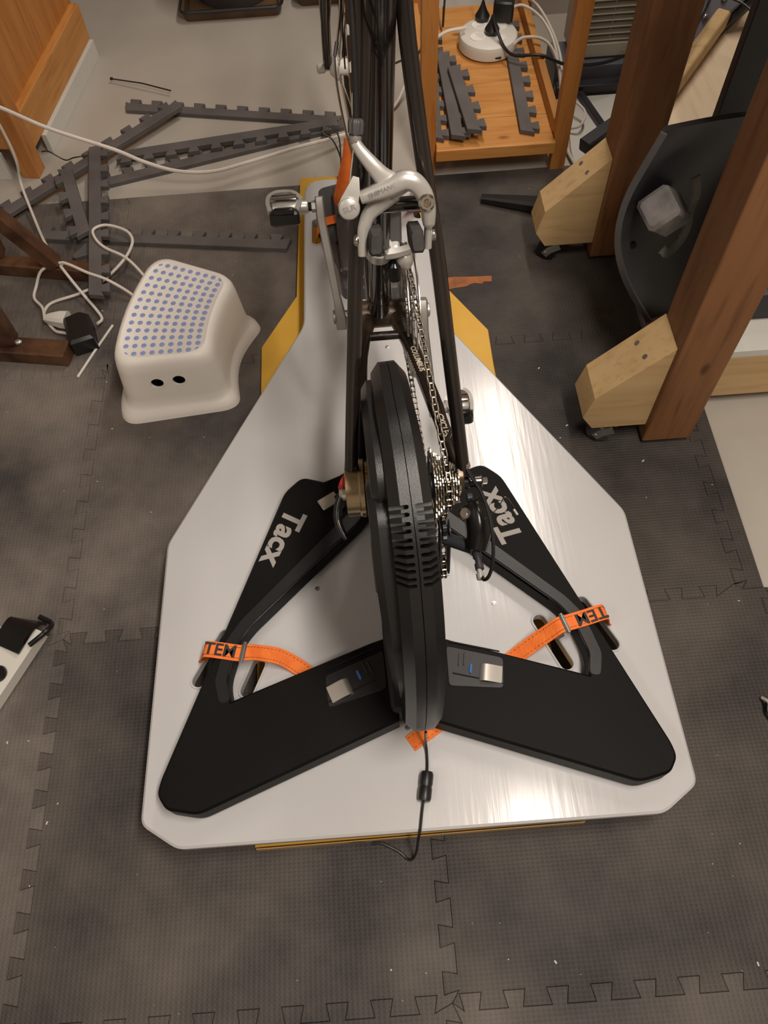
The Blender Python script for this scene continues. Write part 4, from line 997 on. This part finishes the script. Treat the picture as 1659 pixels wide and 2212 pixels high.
# ------------------------------------------------------------------ adapter, plug, cords and the white stick
ad = empty('power_adapter', (-.650, .695, MT), label='black power adapter lying between stand and stool', cat='adapter')
R = Matrix.Rotation(.35, 3, 'Z')
pf = [(-.028, -.034), (.028, -.034), (.028, .020), (.010, .040), (-.028, .040)]
mb = MB(); Mx = Matrix.Translation((-.648, .700, MT + .001)) @ Matrix.Rotation(.32, 4, 'Z'); mb.prism(rounded([(-.026, -.042), (.026, -.042), (.030, .030), (.012, .046), (-.026, .040)], .005, 2), 0, .042, .006, Mx); obj('case', mb, 'blk', ad)
pl_ = empty('cord_plug', (-.71, .745, MT), label='white plug lying against the black adapter', cat='plug')
mb = MB(); mb.sweep([(-.735, .752, MT + .020), (-.722, .750, MT + .020), (-.700, .745, MT + .021), (-.682, .741, MT + .021)], [[(x * a, y * b) for x, y in ((-1, -.6), (-.6, -1), (.6, -1), (1, -.6), (1, .6), (.6, 1), (-.6, 1), (-1, .6))] for a, b in ((.007, .006), (.012, .010), (.017, .015), (.018, .016))], (0, 0, 1)); obj('plug_body', mb, 'white_hub', pl_)
def cord(name, pts, r, m, label, cat='cable', k=6, grp=None):
    mb = MB(); mb.tube(smooth_path(pts, k), r, 8); o = obj(name, mb, m, label=label, cat=cat)
    if grp: o['group'] = grp
    return o
zc = MT + .0042
cord('extension_cord', [(-.90, 1.19, .31), (-.842, 1.195, .235), (-.833, 1.195, .17), (-.835, 1.19, .11), (-.846, 1.18, .055), (-.807, 1.078, .030), (-.757, .968, .050), (-.713, .894, .050), (-.669, .832, .036), (-.627, .777, zc + .006), (-.612, .750, zc + .004), (-.618, .730, .026)], .0034, 'white_cable', 'white cord running from the upper left down to the adapter')
cord('extension_cord', [(-.682, .705, .03), (-.713, .725, .02), (-.739, .763, zc + .005), (-.747, .791, zc), (-.733, .815, zc), (-.675, .832, zc + .004), (-.626, .858, zc + .008), (-.573, .900, .044), (-.553, .945, .052), (-.560, .976, .055), (-.585, .998, .056), (-.623, 1.012, .056), (-.648, .998, .056), (-.638, .966, .055), (-.612, .936, .054), (-.565, .905, .050), (-.528, .868, .03), (-.505, .83, zc)],
     .0034, 'white_cable', 'white cord curled in a high loop over the notched strip beside the stool')
cord('extension_cord', [(-.735, .752, .032), (-.750, .794, zc + .008), (-.776, .831, zc + .002), (-.776, .866, .020), (-.756, .888, .046), (-.714, .896, .056), (-.692, .890, .056), (-.645, .862, .052), (-.600, .838, .050), (-.552, .812, .03), (-.53, .79, zc)],
     .0034, 'white_cable', 'white cord lying low across the steel foot towards the stool')
obj('paper_straw', MB().tube([(-.648, .592, MT + .0030), (-.619, .663, MT + .0030), (-.588, .733, MT + .0030)], .0029, 10), 'white_hub', label='thin white stick lying on the mat left of the stool', cat='stick')
cord('extension_cord', [(-.93, 1.21, .30), (-.826, 1.215, .235), (-.738, 1.22, .171), (-.605, 1.215, .108), (-.54, 1.20, .080), (-.465, 1.19, .055), (-.38, 1.185, .05), (-.298, 1.212, .047), (-.17, 1.26, .045), (-.06, 1.315, .03), (.03, 1.385, .012), (.09, 1.45, .012), (.125, 1.50, .04), (.16, 1.52, .10), (.225, 1.535, .145), (.285, 1.545, .150)],
     .0046, 'white_cable', 'long thick white cord sweeping across the back to the round power hub')
cord('black_lead', [(-.83, 1.34, .03), (-.80, 1.31, .05), (-.765, 1.30, .03), (-.735, 1.285, .045), (-.70, 1.29, .045)], .0016, 'blk', 'thin black wire by the cabinet foot')
cord('black_lead', [(-.055, 1.10, .03), (-.058, 1.16, .07), (-.075, 1.20, .10), (-.098, 1.215, .11), (-.085, 1.235, .115), (-.06, 1.21, .10), (-.062, 1.12, .06), (-.068, 1.05, .11)], .0020, 'blk', 'thin black wire loop hanging beside the front wheel')
cord('black_lead', [(.035, 1.03, ZB + .004), (.045, 1.07, ZB + .03), (.050, 1.13, .18), (.030, 1.20, .25), (.09, 1.33, .2), (.15, 1.46, .14), (.17, 1.50, .14)], .0026, 'blk', 'black wire rising from the board nose right of the seat tube')

# ------------------------------------------------------------------ pine cabinet, upper left (turned a little)
yaw = math.atan2(-.098, .57)
cb = empty('pine_cabinet', (-.838, 1.275, 0), yaw, label='orange pine cabinet with framed side panel, upper left', cat='cabinet')
def cp_(name, c, s, m, bev=.002): return obj(name, MB().box(c, s), m, cb, local=True, bevel=bev, smooth=0)
cp_('post', (-.022, .022, .41), (.045, .045, .82), 'pine_z'); cp_('post', (-.022, .562, .49), (.045, .045, .66), 'pine_z')
cp_('post', (-.622, .022, .41), (.045, .045, .82), 'pine_z'); cp_('post', (-.622, .562, .45), (.045, .045, .74), 'pine_z')
cp_('side_rail', (-.020, .292, .098), (.026, .496, .095), 'pine_y'); cp_('side_rail', (-.020, .292, .76), (.026, .496, .075), 'pine_y')
cp_('side_panel', (-.034, .292, .44), (.010, .50, .60), 'pine_z', 0)
cp_('front_rail', (-.322, .018, .115), (.556, .026, .075), 'pine'); cp_('front_panel', (-.322, .026, .44), (.556, .012, .60), 'pine_z', 0)
cp_('front_rail', (-.322, .018, .76), (.556, .026, .075), 'pine')
cp_('cabinet_top', (-.322, .292, .832), (.70, .62, .024), 'pine_y')
cp_('plinth', (-.004, .320, .025), (.014, .43, .050), 'white_pt', .001)
cp_('plinth', (-.335, -.004, .036), (.53, .012, .072), 'white_pt', .001)

# ------------------------------------------------------------------ trays at the back
def tray(x0, x1, y0, y1, label, pot):
    r = empty('drip_tray', ((x0 + x1) / 2, (y0 + y1) / 2, 0), label=label, cat='tray', group='dark trays at the back')
    pg = rounded([(x0, y0), (x1, y0), (x1, y1), (x0, y1)], .03, 4); mb = MB(); P = ccw(pg)
    rings = [[(x, y, z) for x, y in offset(P, i)] for i, z in ((.014, .0005), (.004, .028), (0, .032), (.006, .034), (.014, .030), (.022, .006))]
    mb.loft(rings); obj('tray_body', mb, 'earth', r)
    mb = MB(); mb.tube([(x, y, .032) for x, y in offset(P, .003)], .005, 6, closed=True); obj('tray_rim', mb, 'blk', r)
    return r
tray(-.515, -.205, 1.935, 2.26, 'large dirty brown tray on the floor at the top left', 1)
tray(-.172, .02, 1.975, 2.26, 'smaller dark tray beside the large tray, partly behind the bicycle', 0)
def pot(x, y, r, label):
    mb = MB(); mb.lathe([(r * .93, .008), (r, .04), (r * 1.02, .20), (r * 1.10, .205), (r * 1.10, .225), (r * .96, .225), (r * .90, .19), (r * .5, .188)], (x, y, 0), (0, 0, 1), 40)
    o = obj('bucket', mb, 'greyblk', label=label, cat='bucket', group='dark buckets in the trays'); return base(o, (x, y, .008))
pot(-.355, 2.105, .128, 'round dark bucket standing in the large brown tray')
pot(-.060, 2.12, .095, 'round dark bucket standing in the smaller tray')

# ------------------------------------------------------------------ pine shelf unit, top centre
sh = empty('pine_shelf', (.315, 1.45, 0), label='orange pine shelf unit with slatted bottom shelf, top centre', cat='shelf')
for px_, py_ in ((.153, 1.178), (.473, 1.165), (.165, 1.735), (.470, 1.725)):
    obj('post', MB().box((px_, py_, .55), (.036, .030, 1.10)), 'pine_z', sh, bevel=.002, smooth=0)
yy = [1.150, 1.250, 1.345, 1.455, 1.545, 1.650, 1.748]
for i in range(6):
    a, b = yy[i], yy[i + 1]
    mb = MB(); mb.box((.313, (a + b) / 2, .0835), (.282, b - a - .0014, .023 + (.0006 if i % 2 else 0))); obj('plank', mb, 'pine', sh, bevel=.001, smooth=0)
obj('side_rail', MB().box((.4625, 1.445, .106), (.018, .53, .045)), 'pine_y', sh, bevel=.002, smooth=0)
obj('side_rail', MB().box((.1665, 1.455, .106), (.018, .53, .045)), 'pine_y', sh, bevel=.002, smooth=0)
obj('front_rail', MB().box((.313, 1.1425, .081), (.286, .014, .030)), 'pine', sh, bevel=.002, smooth=0)
G2 = 'foam border strips lying on the pine shelf'
zs = .0956
strip((.195, 1.165), (.222, 1.62), zs, -1, 'dark foam border strip lying along the left shelf post', G2)
strip((.245, 1.150), (.243, 1.50), zs + .0125, -1, 'dark foam border strip on the shelf, second from the left post', G2)
strip((.283, 1.152), (.262, 1.42), zs + .025, -1, 'dark foam border strip on the shelf nearest the middle, top of the pile', G2)
strip((.413, 1.165), (.432, 1.66), zs, -1, 'dark foam border strip lying along the right side of the shelf', G2)
hbx = empty('power_hub', (.345, 1.545, zs), label='round white power hub with plugs on the pine shelf', cat='power hub')
mb = MB(); mb.lathe([(.070, .001), (.076, .006), (.0775, .026), (.074, .036), (.066, .040), (.030, .0415), (.010, .042)], (.345, 1.545, zs), (0, 0, 1), 48); obj('hub_case', mb, 'white_hub', hbx)
mb = MB(); mb.cbox((.362, 1.4705, zs + .014), (.016, .004, .005), .0008); obj('switch', mb, 'blk', hbx)
for k in range(4):
    a = .6 + k * PI / 2; mb = MB(); mb.lathe([(.019, .0405), (.019, .0425), (.0165, .0425), (.0165, .0412)], (.345 + .038 * math.cos(a), 1.545 + .038 * math.sin(a), zs), (0, 0, 1), 24); obj('socket', mb, 'white_pl', hbx)
zp = zs + .0425
def plug(x, y, label, box=False):
    r = empty('plug', (x, y, zp), label=label, cat='plug', group='black plugs in the power hub')
    mb = MB()
    if box: mb.cbox((x, y, zp + .026), (.052, .036, .052), .004, Matrix.Rotation(-.25, 3, 'Z'))
    else: mb.lathe([(.018, .000), (.019, .010), (.012, .022), (.006, .036), (.004, .044)], (x, y, zp), (0, 0, 1), 20)
    obj('plug_body', mb, 'blk', r); return r
plug(.335, 1.600, 'black round plug at the back of the power hub'); plug(.388, 1.590, 'square black adapter plugged into the power hub', True); plug(.352, 1.535, 'black plug at the front of the power hub')
cord('black_lead', [(.335, 1.600, zp + .04), (.335, 1.605, zp + .12), (.33, 1.62, .5)], .0026, 'blk', 'black lead rising straight up from the power hub')
cord('black_lead', [(.352, 1.535, zp + .040), (.356, 1.51, zp + .03), (.375, 1.475, .135), (.40, 1.445, .128), (.46, 1.425, .136), (.53, 1.42, .11), (.62, 1.43, .10), (.70, 1.46, .10)], .0040, 'blk', 'black lead running right from the power hub past the shelf post')
cord('black_lead', [(.240, 1.66, .145), (.236, 1.63, .118), (.26, 1.75, .30), (.285, 1.85, .48)], .0028, 'blk', 'thin black wire crossing the back of the shelf')
cord('white_lead', [(.390, 1.605, .19), (.43, 1.645, .17), (.488, 1.655, .135), (.520, 1.560, .11), (.522, 1.44, .10), (.515, 1.38, .05)], .0036, 'white_cable', 'white lead arching over the back right of the shelf')
cord('white_lead', [(.400, 1.590, .165), (.44, 1.59, .17), (.487, 1.55, .15), (.512, 1.48, .115), (.522, 1.40, .05)], .0036, 'white_cable', 'white lead leaving the square adapter to the right')
cord('white_lead', [(.395, 1.50, .115), (.43, 1.500, .140), (.483, 1.470, .142), (.512, 1.420, .10), (.515, 1.32, .02), (.512, 1.227, .012), (.522, 1.154, .012)], .0038, 'white_cable', 'white lead dropping from the hub front to the floor by the right post')
cord('white_lead', [(.548, 1.365, .05), (.572, 1.325, .04), (.555, 1.287, .03), (.53, 1.290, .02)], .0034, 'white_cable', 'white lead loop on the floor right of the shelf')

# ------------------------------------------------------------------ heater and clutter behind the shelf
ht = empty('convector_heater', (.78, 1.56, .062), label='cream louvred heater standing behind the shelf post', cat='heater')
obj('case', MB().box((.765, 1.575, .37), (.36, .09, .56)), 'dark', ht, smooth=0)
obj('front_lip', MB().cbox((.765, 1.522, .085), (.37, .02, .038), .003), 'heater', ht)
obj('side_frame', MB().box((.575, 1.565, .37), (.02, .11, .60)), 'heater', ht, smooth=0); obj('side_frame', MB().box((.955, 1.565, .37), (.02, .11, .60)), 'heater', ht, smooth=0)
for k in range(22):
    obj('louvre', MB().box((.765, 1.522, .113 + k * .0165), (.36, .020, .0022), Matrix.Rotation(.35, 3, 'X')), 'heater', ht, smooth=0)
for x in (.66, .78): obj('louvre_stay', MB().box((x, 1.5235, .30), (.003, .004, .40)), 'heater', ht, smooth=0)
obj('screw', MB().cyl((.70, 1.5115, .085), (.70, 1.509, .085), .0035, 12), 'zinc', ht)
pk = obj('grey_beam', MB().box((.80, 1.545, .032), (.56, .12, .06)), 'violetsteel', smooth=0, bevel=.002, label='grey violet beam under the heater', cat='beam'); base(pk, (.80, 1.545, .002))
mb = MB(); mb.box((.80, 1.462, .016), (.56, .03, .03)); obj('black_rail', mb, 'darksteel', smooth=0, bevel=.002, label='black steel rail lying in front of the grey beam', cat='rail')
obj('steel_strut', bar((.585, 1.44, .012), (.660, 1.10, .012), .018, .022), 'darksteel', label='thin dark steel bar lying flat on the floor behind the cart', cat='bar')
obj('square_tube', bar((.535, 1.160, .060), (.69, 1.262, .085), .034, .034), 'darksteel', label='short black square tube ending just left of the far cart post', cat='tube')
obj('floor_panel', MB().prism(rounded([(.54, 1.10), (.75, 1.05), (1.1, 1.2), (1.1, 1.44), (.55, 1.44), (.52, 1.2)], .03, 3), .0006, .008, .001), 'white_pt', label='pale grey panel on the floor behind the cart', cat='panel')
# grey wall board behind
obj('grey_panel', MB().box((.555, 1.86, .36), (.20, .02, .72)), 'wall', smooth=0, label='pale grey board standing behind the right shelf post', cat='board')

# ------------------------------------------------------------------ wheeled timber cart
ct = empty('timber_cart', (.54, .60, MT), label='brown timber cart frame on castors, right side', cat='cart')
PA = [(.493, .318), (.586, .318), (.586, .412), (.493, .412)]
def post(x0, x1, y0, y1, z0, z1): return obj('post', MB().box(((x0 + x1) / 2, (y0 + y1) / 2, (z0 + z1) / 2), (x1 - x0, y1 - y0, z1 - z0)), 'stained', ct, bevel=.003, smooth=0)
pA = post(.4935, .586, .318, .410, MT + .010, 1.25); pB = post(.490, .580, .826, .905, MT + .010, 1.25)
for (p, y) in ((pA, .3165), (pB, .8245)):
    pass
def gusset(y0, y1, x0, x1, zb, zl, zr):
    # block with sloping top: profile in x,z, chamfered left side
    pf = [(x0 + .012, zb), (x1, zb), (x1, zr), (x0, zl), (x0 - .012, zl - .055)]
    Mx = Matrix(((1, 0, 0, 0), (0, 0, 1, 0), (0, 1, 0, 0), (0, 0, 0, 1)))
    mb = MB(); mb.prism(pf, y0, y1, .0015, Mx); g = obj('gusset_block', mb, 'raw', ct, smooth=0)
    sl = Vector((x1 - x0, 0, zr - zl)).normalized(); nn = Vector((-sl.z, 0, sl.x))
    for f in (.62, .66):
        c = Vector((x0, (y0 + y1) / 2, zl)) + sl * ((x1 - x0) * f / sl.x) + Vector((0, (.018 if f < .65 else -.018), 0))
        mb = MB(); mb.lathe([(.0052, 0), (.0048, .0008), (.002, .0004)], c, nn, 14); obj('screw', mb, 'zinc', g)
    return g
gusset(.331, .413, .378, .4930, .062, .153, .276); gusset(.832, .902, .371, .4895, .060, .152, .271)
def castor(x, y, m):
    r = obj('castor_plate', MB().box((x + .040, y + .030, .0595 - .002), (.07, .05, .004)), 'zinc', ct, smooth=0)
    mb = MB(); mb.lathe([(.008, -.011), (.0205, -.010), (.0225, -.007), (.0225, .007), (.0205, .010), (.008, .011)], (x + .010, y + .000, MT + .0228), (.5, .86, 0), 28); obj('castor_wheel', mb, m, r)
    for s in (-1, 1):
        mb = MB(); d = Vector((.5, .86, 0)).normalized() * s * .0135; c = Vector((x + .010, y + .000, MT + .0228)) + d
        mb.sweep([c + Vector((-.002, 0, -.006)), c + Vector((.008, -.004, .010)), c + Vector((.026, -.012, .0215)) - d * .4], [(-.008, -.001), (.008, -.001), (.008, .001), (-.008, .001)], tuple(d)); obj('castor_fork', mb, 'zinc', r)
    mb = MB(); c = Vector((x + .010, y + .000, MT + .0228)); d = Vector((.5, .86, 0)).normalized() * .0165; mb.cyl(c - d, c + d, .004, 12); obj('castor_axle', mb, 'zinc', r)
castor(.400, .345, 'greyblk'); castor(.385, .850, 'blk')
# stretcher and shelf towards the right
obj('stretcher', MB().box((.85, .425, .085), (.52, .030, .115)), 'raw', ct, bevel=.002, smooth=0)
obj('shelf_board', MB().box((.85, .64, .152), (.52, .46, .018)), 'white_pt', ct, bevel=.001, smooth=0)
obj('long_rail', MB().box((.552, .618, .120), (.03, .41, .06)), 'stained', ct, bevel=.002, smooth=0)
obj('black_case', MB().cbox((.735, .545, .20), (.16, .13, .075), .008), 'blk', label='black case standing on the white cart shelf', cat='case')

obj('added_shade_top', MB().box((.90, .62, 1.265), (.86, .66, .03)), 'stained', ct, bevel=.003, smooth=0)  # unseen top added above the posts to shade the right side
# black curved seat shell resting in the cart, with taped block
ss = empty('seat_shell', (.50, .60, .10), label='black curved seat shell tucked between the two cart posts', cat='seat shell')
def shellpt(u, v):
    # u 0..1 left to right, v 0..1 bottom to top
    left = .378 + .0 * v; xs = []
    yl = .505 + .10 * (1 - v) * .0
    xl = .512 - .112 * math.sin(min(1, v * 1.25) * PI * .62); xr = .66
    x = xl + (xr - xl) * u; z = .165 + .400 * v
    y = .50 + .055 * math.sin(u * PI) * math.sin(max(.0, v) * PI * .9 + .15) + .02 * u
    if v > .8: x += (1 - u) * (v - .8) / .2 * .022
    return Vector((x, y, z))
rings = []
NU, NV = 18, 20
mb = MB(); vs = []; fs = []
for lay in (0, 1):
    for i in range(NU + 1):
        for j in range(NV + 1):
            p = shellpt(i / NU, j / NV); vs.append(p + Vector((.004 * lay, .012 * lay, 0)))
W_ = NV + 1; T_ = (NU + 1) * W_
for i in range(NU):
    for j in range(NV):
        a = i * W_ + j; fs.append((a, a + W_, a + W_ + 1, a + 1)); fs.append((T_ + a, T_ + a + 1, T_ + a + W_ + 1, T_ + a + W_))
for i in range(NU): a = i * W_; fs += [(a, T_ + a, T_ + a + W_, a + W_), (a + NV, a + W_ + NV, T_ + a + W_ + NV, T_ + a + NV)]
for j in range(NV): a = j; b = NU * W_ + j; fs += [(a, a + 1, T_ + a + 1, T_ + a), (b, T_ + b, T_ + b + 1, b + 1)]
mb.add(vs, fs); obj('shell', mb, 'purple', ss, smooth=60)
rim = [shellpt(0, j / NV) + Vector((0, -.004, 0)) for j in range(NV + 1)]
mb = MB(); mb.sweep(rim, [(-.003, -.005), (.003, -.005), (.003, .005), (-.003, .005)], (1, -.4, 0)); obj('rim_flange', mb, 'greyblk', ss)
mb = MB(); mb.cyl(shellpt(.12, .42) + Vector((0, -.004, 0)), shellpt(.12, .42) + Vector((0, .004, 0)), .006, 14); obj('rivet', mb, 'blk', ss)
tb = empty('taped_block', (.47, .52, .36), label='grey block wrapped in shiny tape hanging on the seat shell', cat='taped block')
Rb_ = Matrix.Rotation(.62, 3, 'Y') @ Matrix.Rotation(-.35, 3, 'X')
mb = MB(); mb.cbox((.476, .508, .412), (.056, .056, .078), .006, Matrix.Rotation(-.75, 3, 'Y') @ Matrix.Rotation(.5, 3, 'X')); obj('block', mb, 'tape', tb)
mb = MB()
fp = smooth_path([(.512, .515, .47), (.520, .510, .44), (.517, .505, .41), (.522, .505, .38), (.520, .505, .35), (.505, .503, .325), (.492, .503, .335)], 5)
mb.sweep(fp, [[(-.008 - .0015 * math.sin(i * 1.7), -.002), (.008 + .0015 * math.cos(i * 2.1), -.002), (.007, .002), (-.007, .002)] for i in range(len(fp))], (.3, -1, .2)); obj('felt_strip', mb, 'felt', ss, label='torn grey felt strip')

# planks, black board and steel profile beyond
def lumber(a, b, wd, th, m, label, up=(0, 0, 1), name='plank'): return obj(name, bar(a, b, wd, th, up), m, label=label, cat='plank', group='lumber behind the cart')
lumber((.655, .935, .235), (1.02, 1.43, .235), .105, .028, 'pale', 'wide pale plank lying across behind the black seat shell')
lumber((.735, .925, .205), (1.08, 1.36, .205), .060, .028, 'pale', 'narrow pale plank under the wide one')
lumber((.640, 1.02, .273), (.95, 1.44, .286), .030, .040, 'raw', 'orange-brown batten lying behind the wide pale plank')
obj('plank_rest', MB().box((1.05, 1.20, .0955), (.52, .34, .189)), 'darksteel', smooth=0, bevel=.004, label='dark box carrying the planks behind the cart', cat='box')
o = obj('backing_board', MB().box((.76, .792, .50), (.225, .022, .66)), 'blk', smooth=0, bevel=.002, label='tall black board standing behind the near cart post', cat='board'); base(o, (.76, .792, .17))
stp = empty('steel_profile', (.80, 1.30, .2), label='grey violet steel profile with bolts behind the far cart post', cat='steel profile')
obj('flange', bar((.70, 1.28, .19), (.98, 1.32, .48), .085, .010, (-.5, -.6, .5)), 'violetsteel', stp)
obj('web', bar((.745, 1.27, .165), (1.025, 1.31, .455), .030, .03, (-.5, -.6, .5)), 'darksteel', stp)
for f in (.30, .42, .54):
    c = Vector((.70, 1.28, .19)).lerp(Vector((.98, 1.32, .48)), f) + Vector((.008, -.010, .006)); mb = MB(); mb.ball(c, .0075, (1, 1, .8)); obj('bolt', mb, 'chrome', stp)
cord('black_lead', [(.66, 1.05, .32), (.72, 1.15, .335), (.78, 1.26, .36), (.80, 1.40, .42)], .0026, 'blk', 'black wire looping over the bolted steel profile')
cord('black_lead', [(.70, 1.24, .37), (.78, 1.20, .37), (.83, 1.14, .36), (.84, 1.02, .31)], .0024, 'blk', 'black wire drooping onto the wide pale plank')
# black tapered nozzle on the mat
wz = empty('black_nozzle', (.34, 1.02, MT), label='black tapered nozzle lying on the mat before the far castor', cat='nozzle')
mb = MB(); mb.sweep([(.272, 1.050, MT + .010), (.33, 1.030, MT + .013), (.46, .985, MT + .020)], [[(x * a, y * b) for x, y in ((-1, -.6), (-.6, -1), (.6, -1), (1, -.6), (1, .6), (.6, 1), (-.6, 1), (-1, .6))] for a, b in ((.009, .009), (.014, .012), (.024, .018))], (0, 0, 1)); obj('nozzle', mb, 'blk', wz)

# ------------------------------------------------------------------ white rail at the left edge, dark bit at the right edge
wr = empty('white_rail', (-.70, -.05, MT), label='white plastic rail with black end clip at the left edge', cat='rail')
a0 = Vector((-.655, .020, MT + .016)); b0 = Vector((-.790, -.250, MT + .016)); d0 = (b0 - a0).normalized()
obj('rail', bar(a0, b0, .066, .030), 'white_hub', wr)
sdv = Vector((-d0.y, d0.x, 0))
clipP = [a0 + d0 * .050 + Vector((0, 0, .017)), a0 + d0 * .012 + Vector((0, 0, .020)), a0 - d0 * .004 + Vector((0, 0, .014)), a0 - d0 * .012 + Vector((0, 0, -.006))]
mb = MB(); mb.ribbon(smooth_path([p - sdv * .006 for p in clipP], 4), .058, .006, (0, .3, 1)); obj('end_clip', mb, 'blk_gloss', wr)
mb = MB(); mb.tube(smooth_path([a0 + sdv * .030 + d0 * .03 + Vector((0, 0, .018)), a0 + sdv * .040 + d0 * .0 + Vector((0, 0, .016)), a0 + sdv * .036 - d0 * .02 + Vector((0, 0, .006)), a0 + sdv * .010 - d0 * .022 + Vector((0, 0, .010))], 4), .0045, 8); obj('clip_hook', mb, 'blk_gloss', wr)
mb = MB(); mb.lathe([(.0145, 0), (.0150, .003), (.0135, .0065), (.008, .008)], a0 + d0 * .092 + sdv * .010 + Vector((0, 0, .0145)), (0, 0, 1), 24); obj('button', mb, 'blk_gloss', wr)
mb = MB(); mb.box(a0 + d0 * .160 + Vector((0, 0, .0152)), (.0015, .067, .002), Matrix((d0, sdv, Vector((0, 0, 1)))).transposed()); obj('joint_line', mb, 'white_pl', wr)
sc = empty('dark_scrap', (.585, -.215, MT), label='small dark object with a torn pale edge at the right edge', cat='scrap')
mb = MB(); mb.cbox((.600, -.217, MT + .012), (.045, .038, .022), .003, Matrix.Rotation(.3, 3, 'Z')); obj('body', mb, 'blk', sc)
mb = MB(); mb.tube(smooth_path([(.574, -.196, MT + .008), (.576, -.208, MT + .022), (.573, -.222, MT + .020), (.580, -.238, MT + .012)], 4), .0028, 7); obj('torn_edge', mb, 'white_hub', sc)
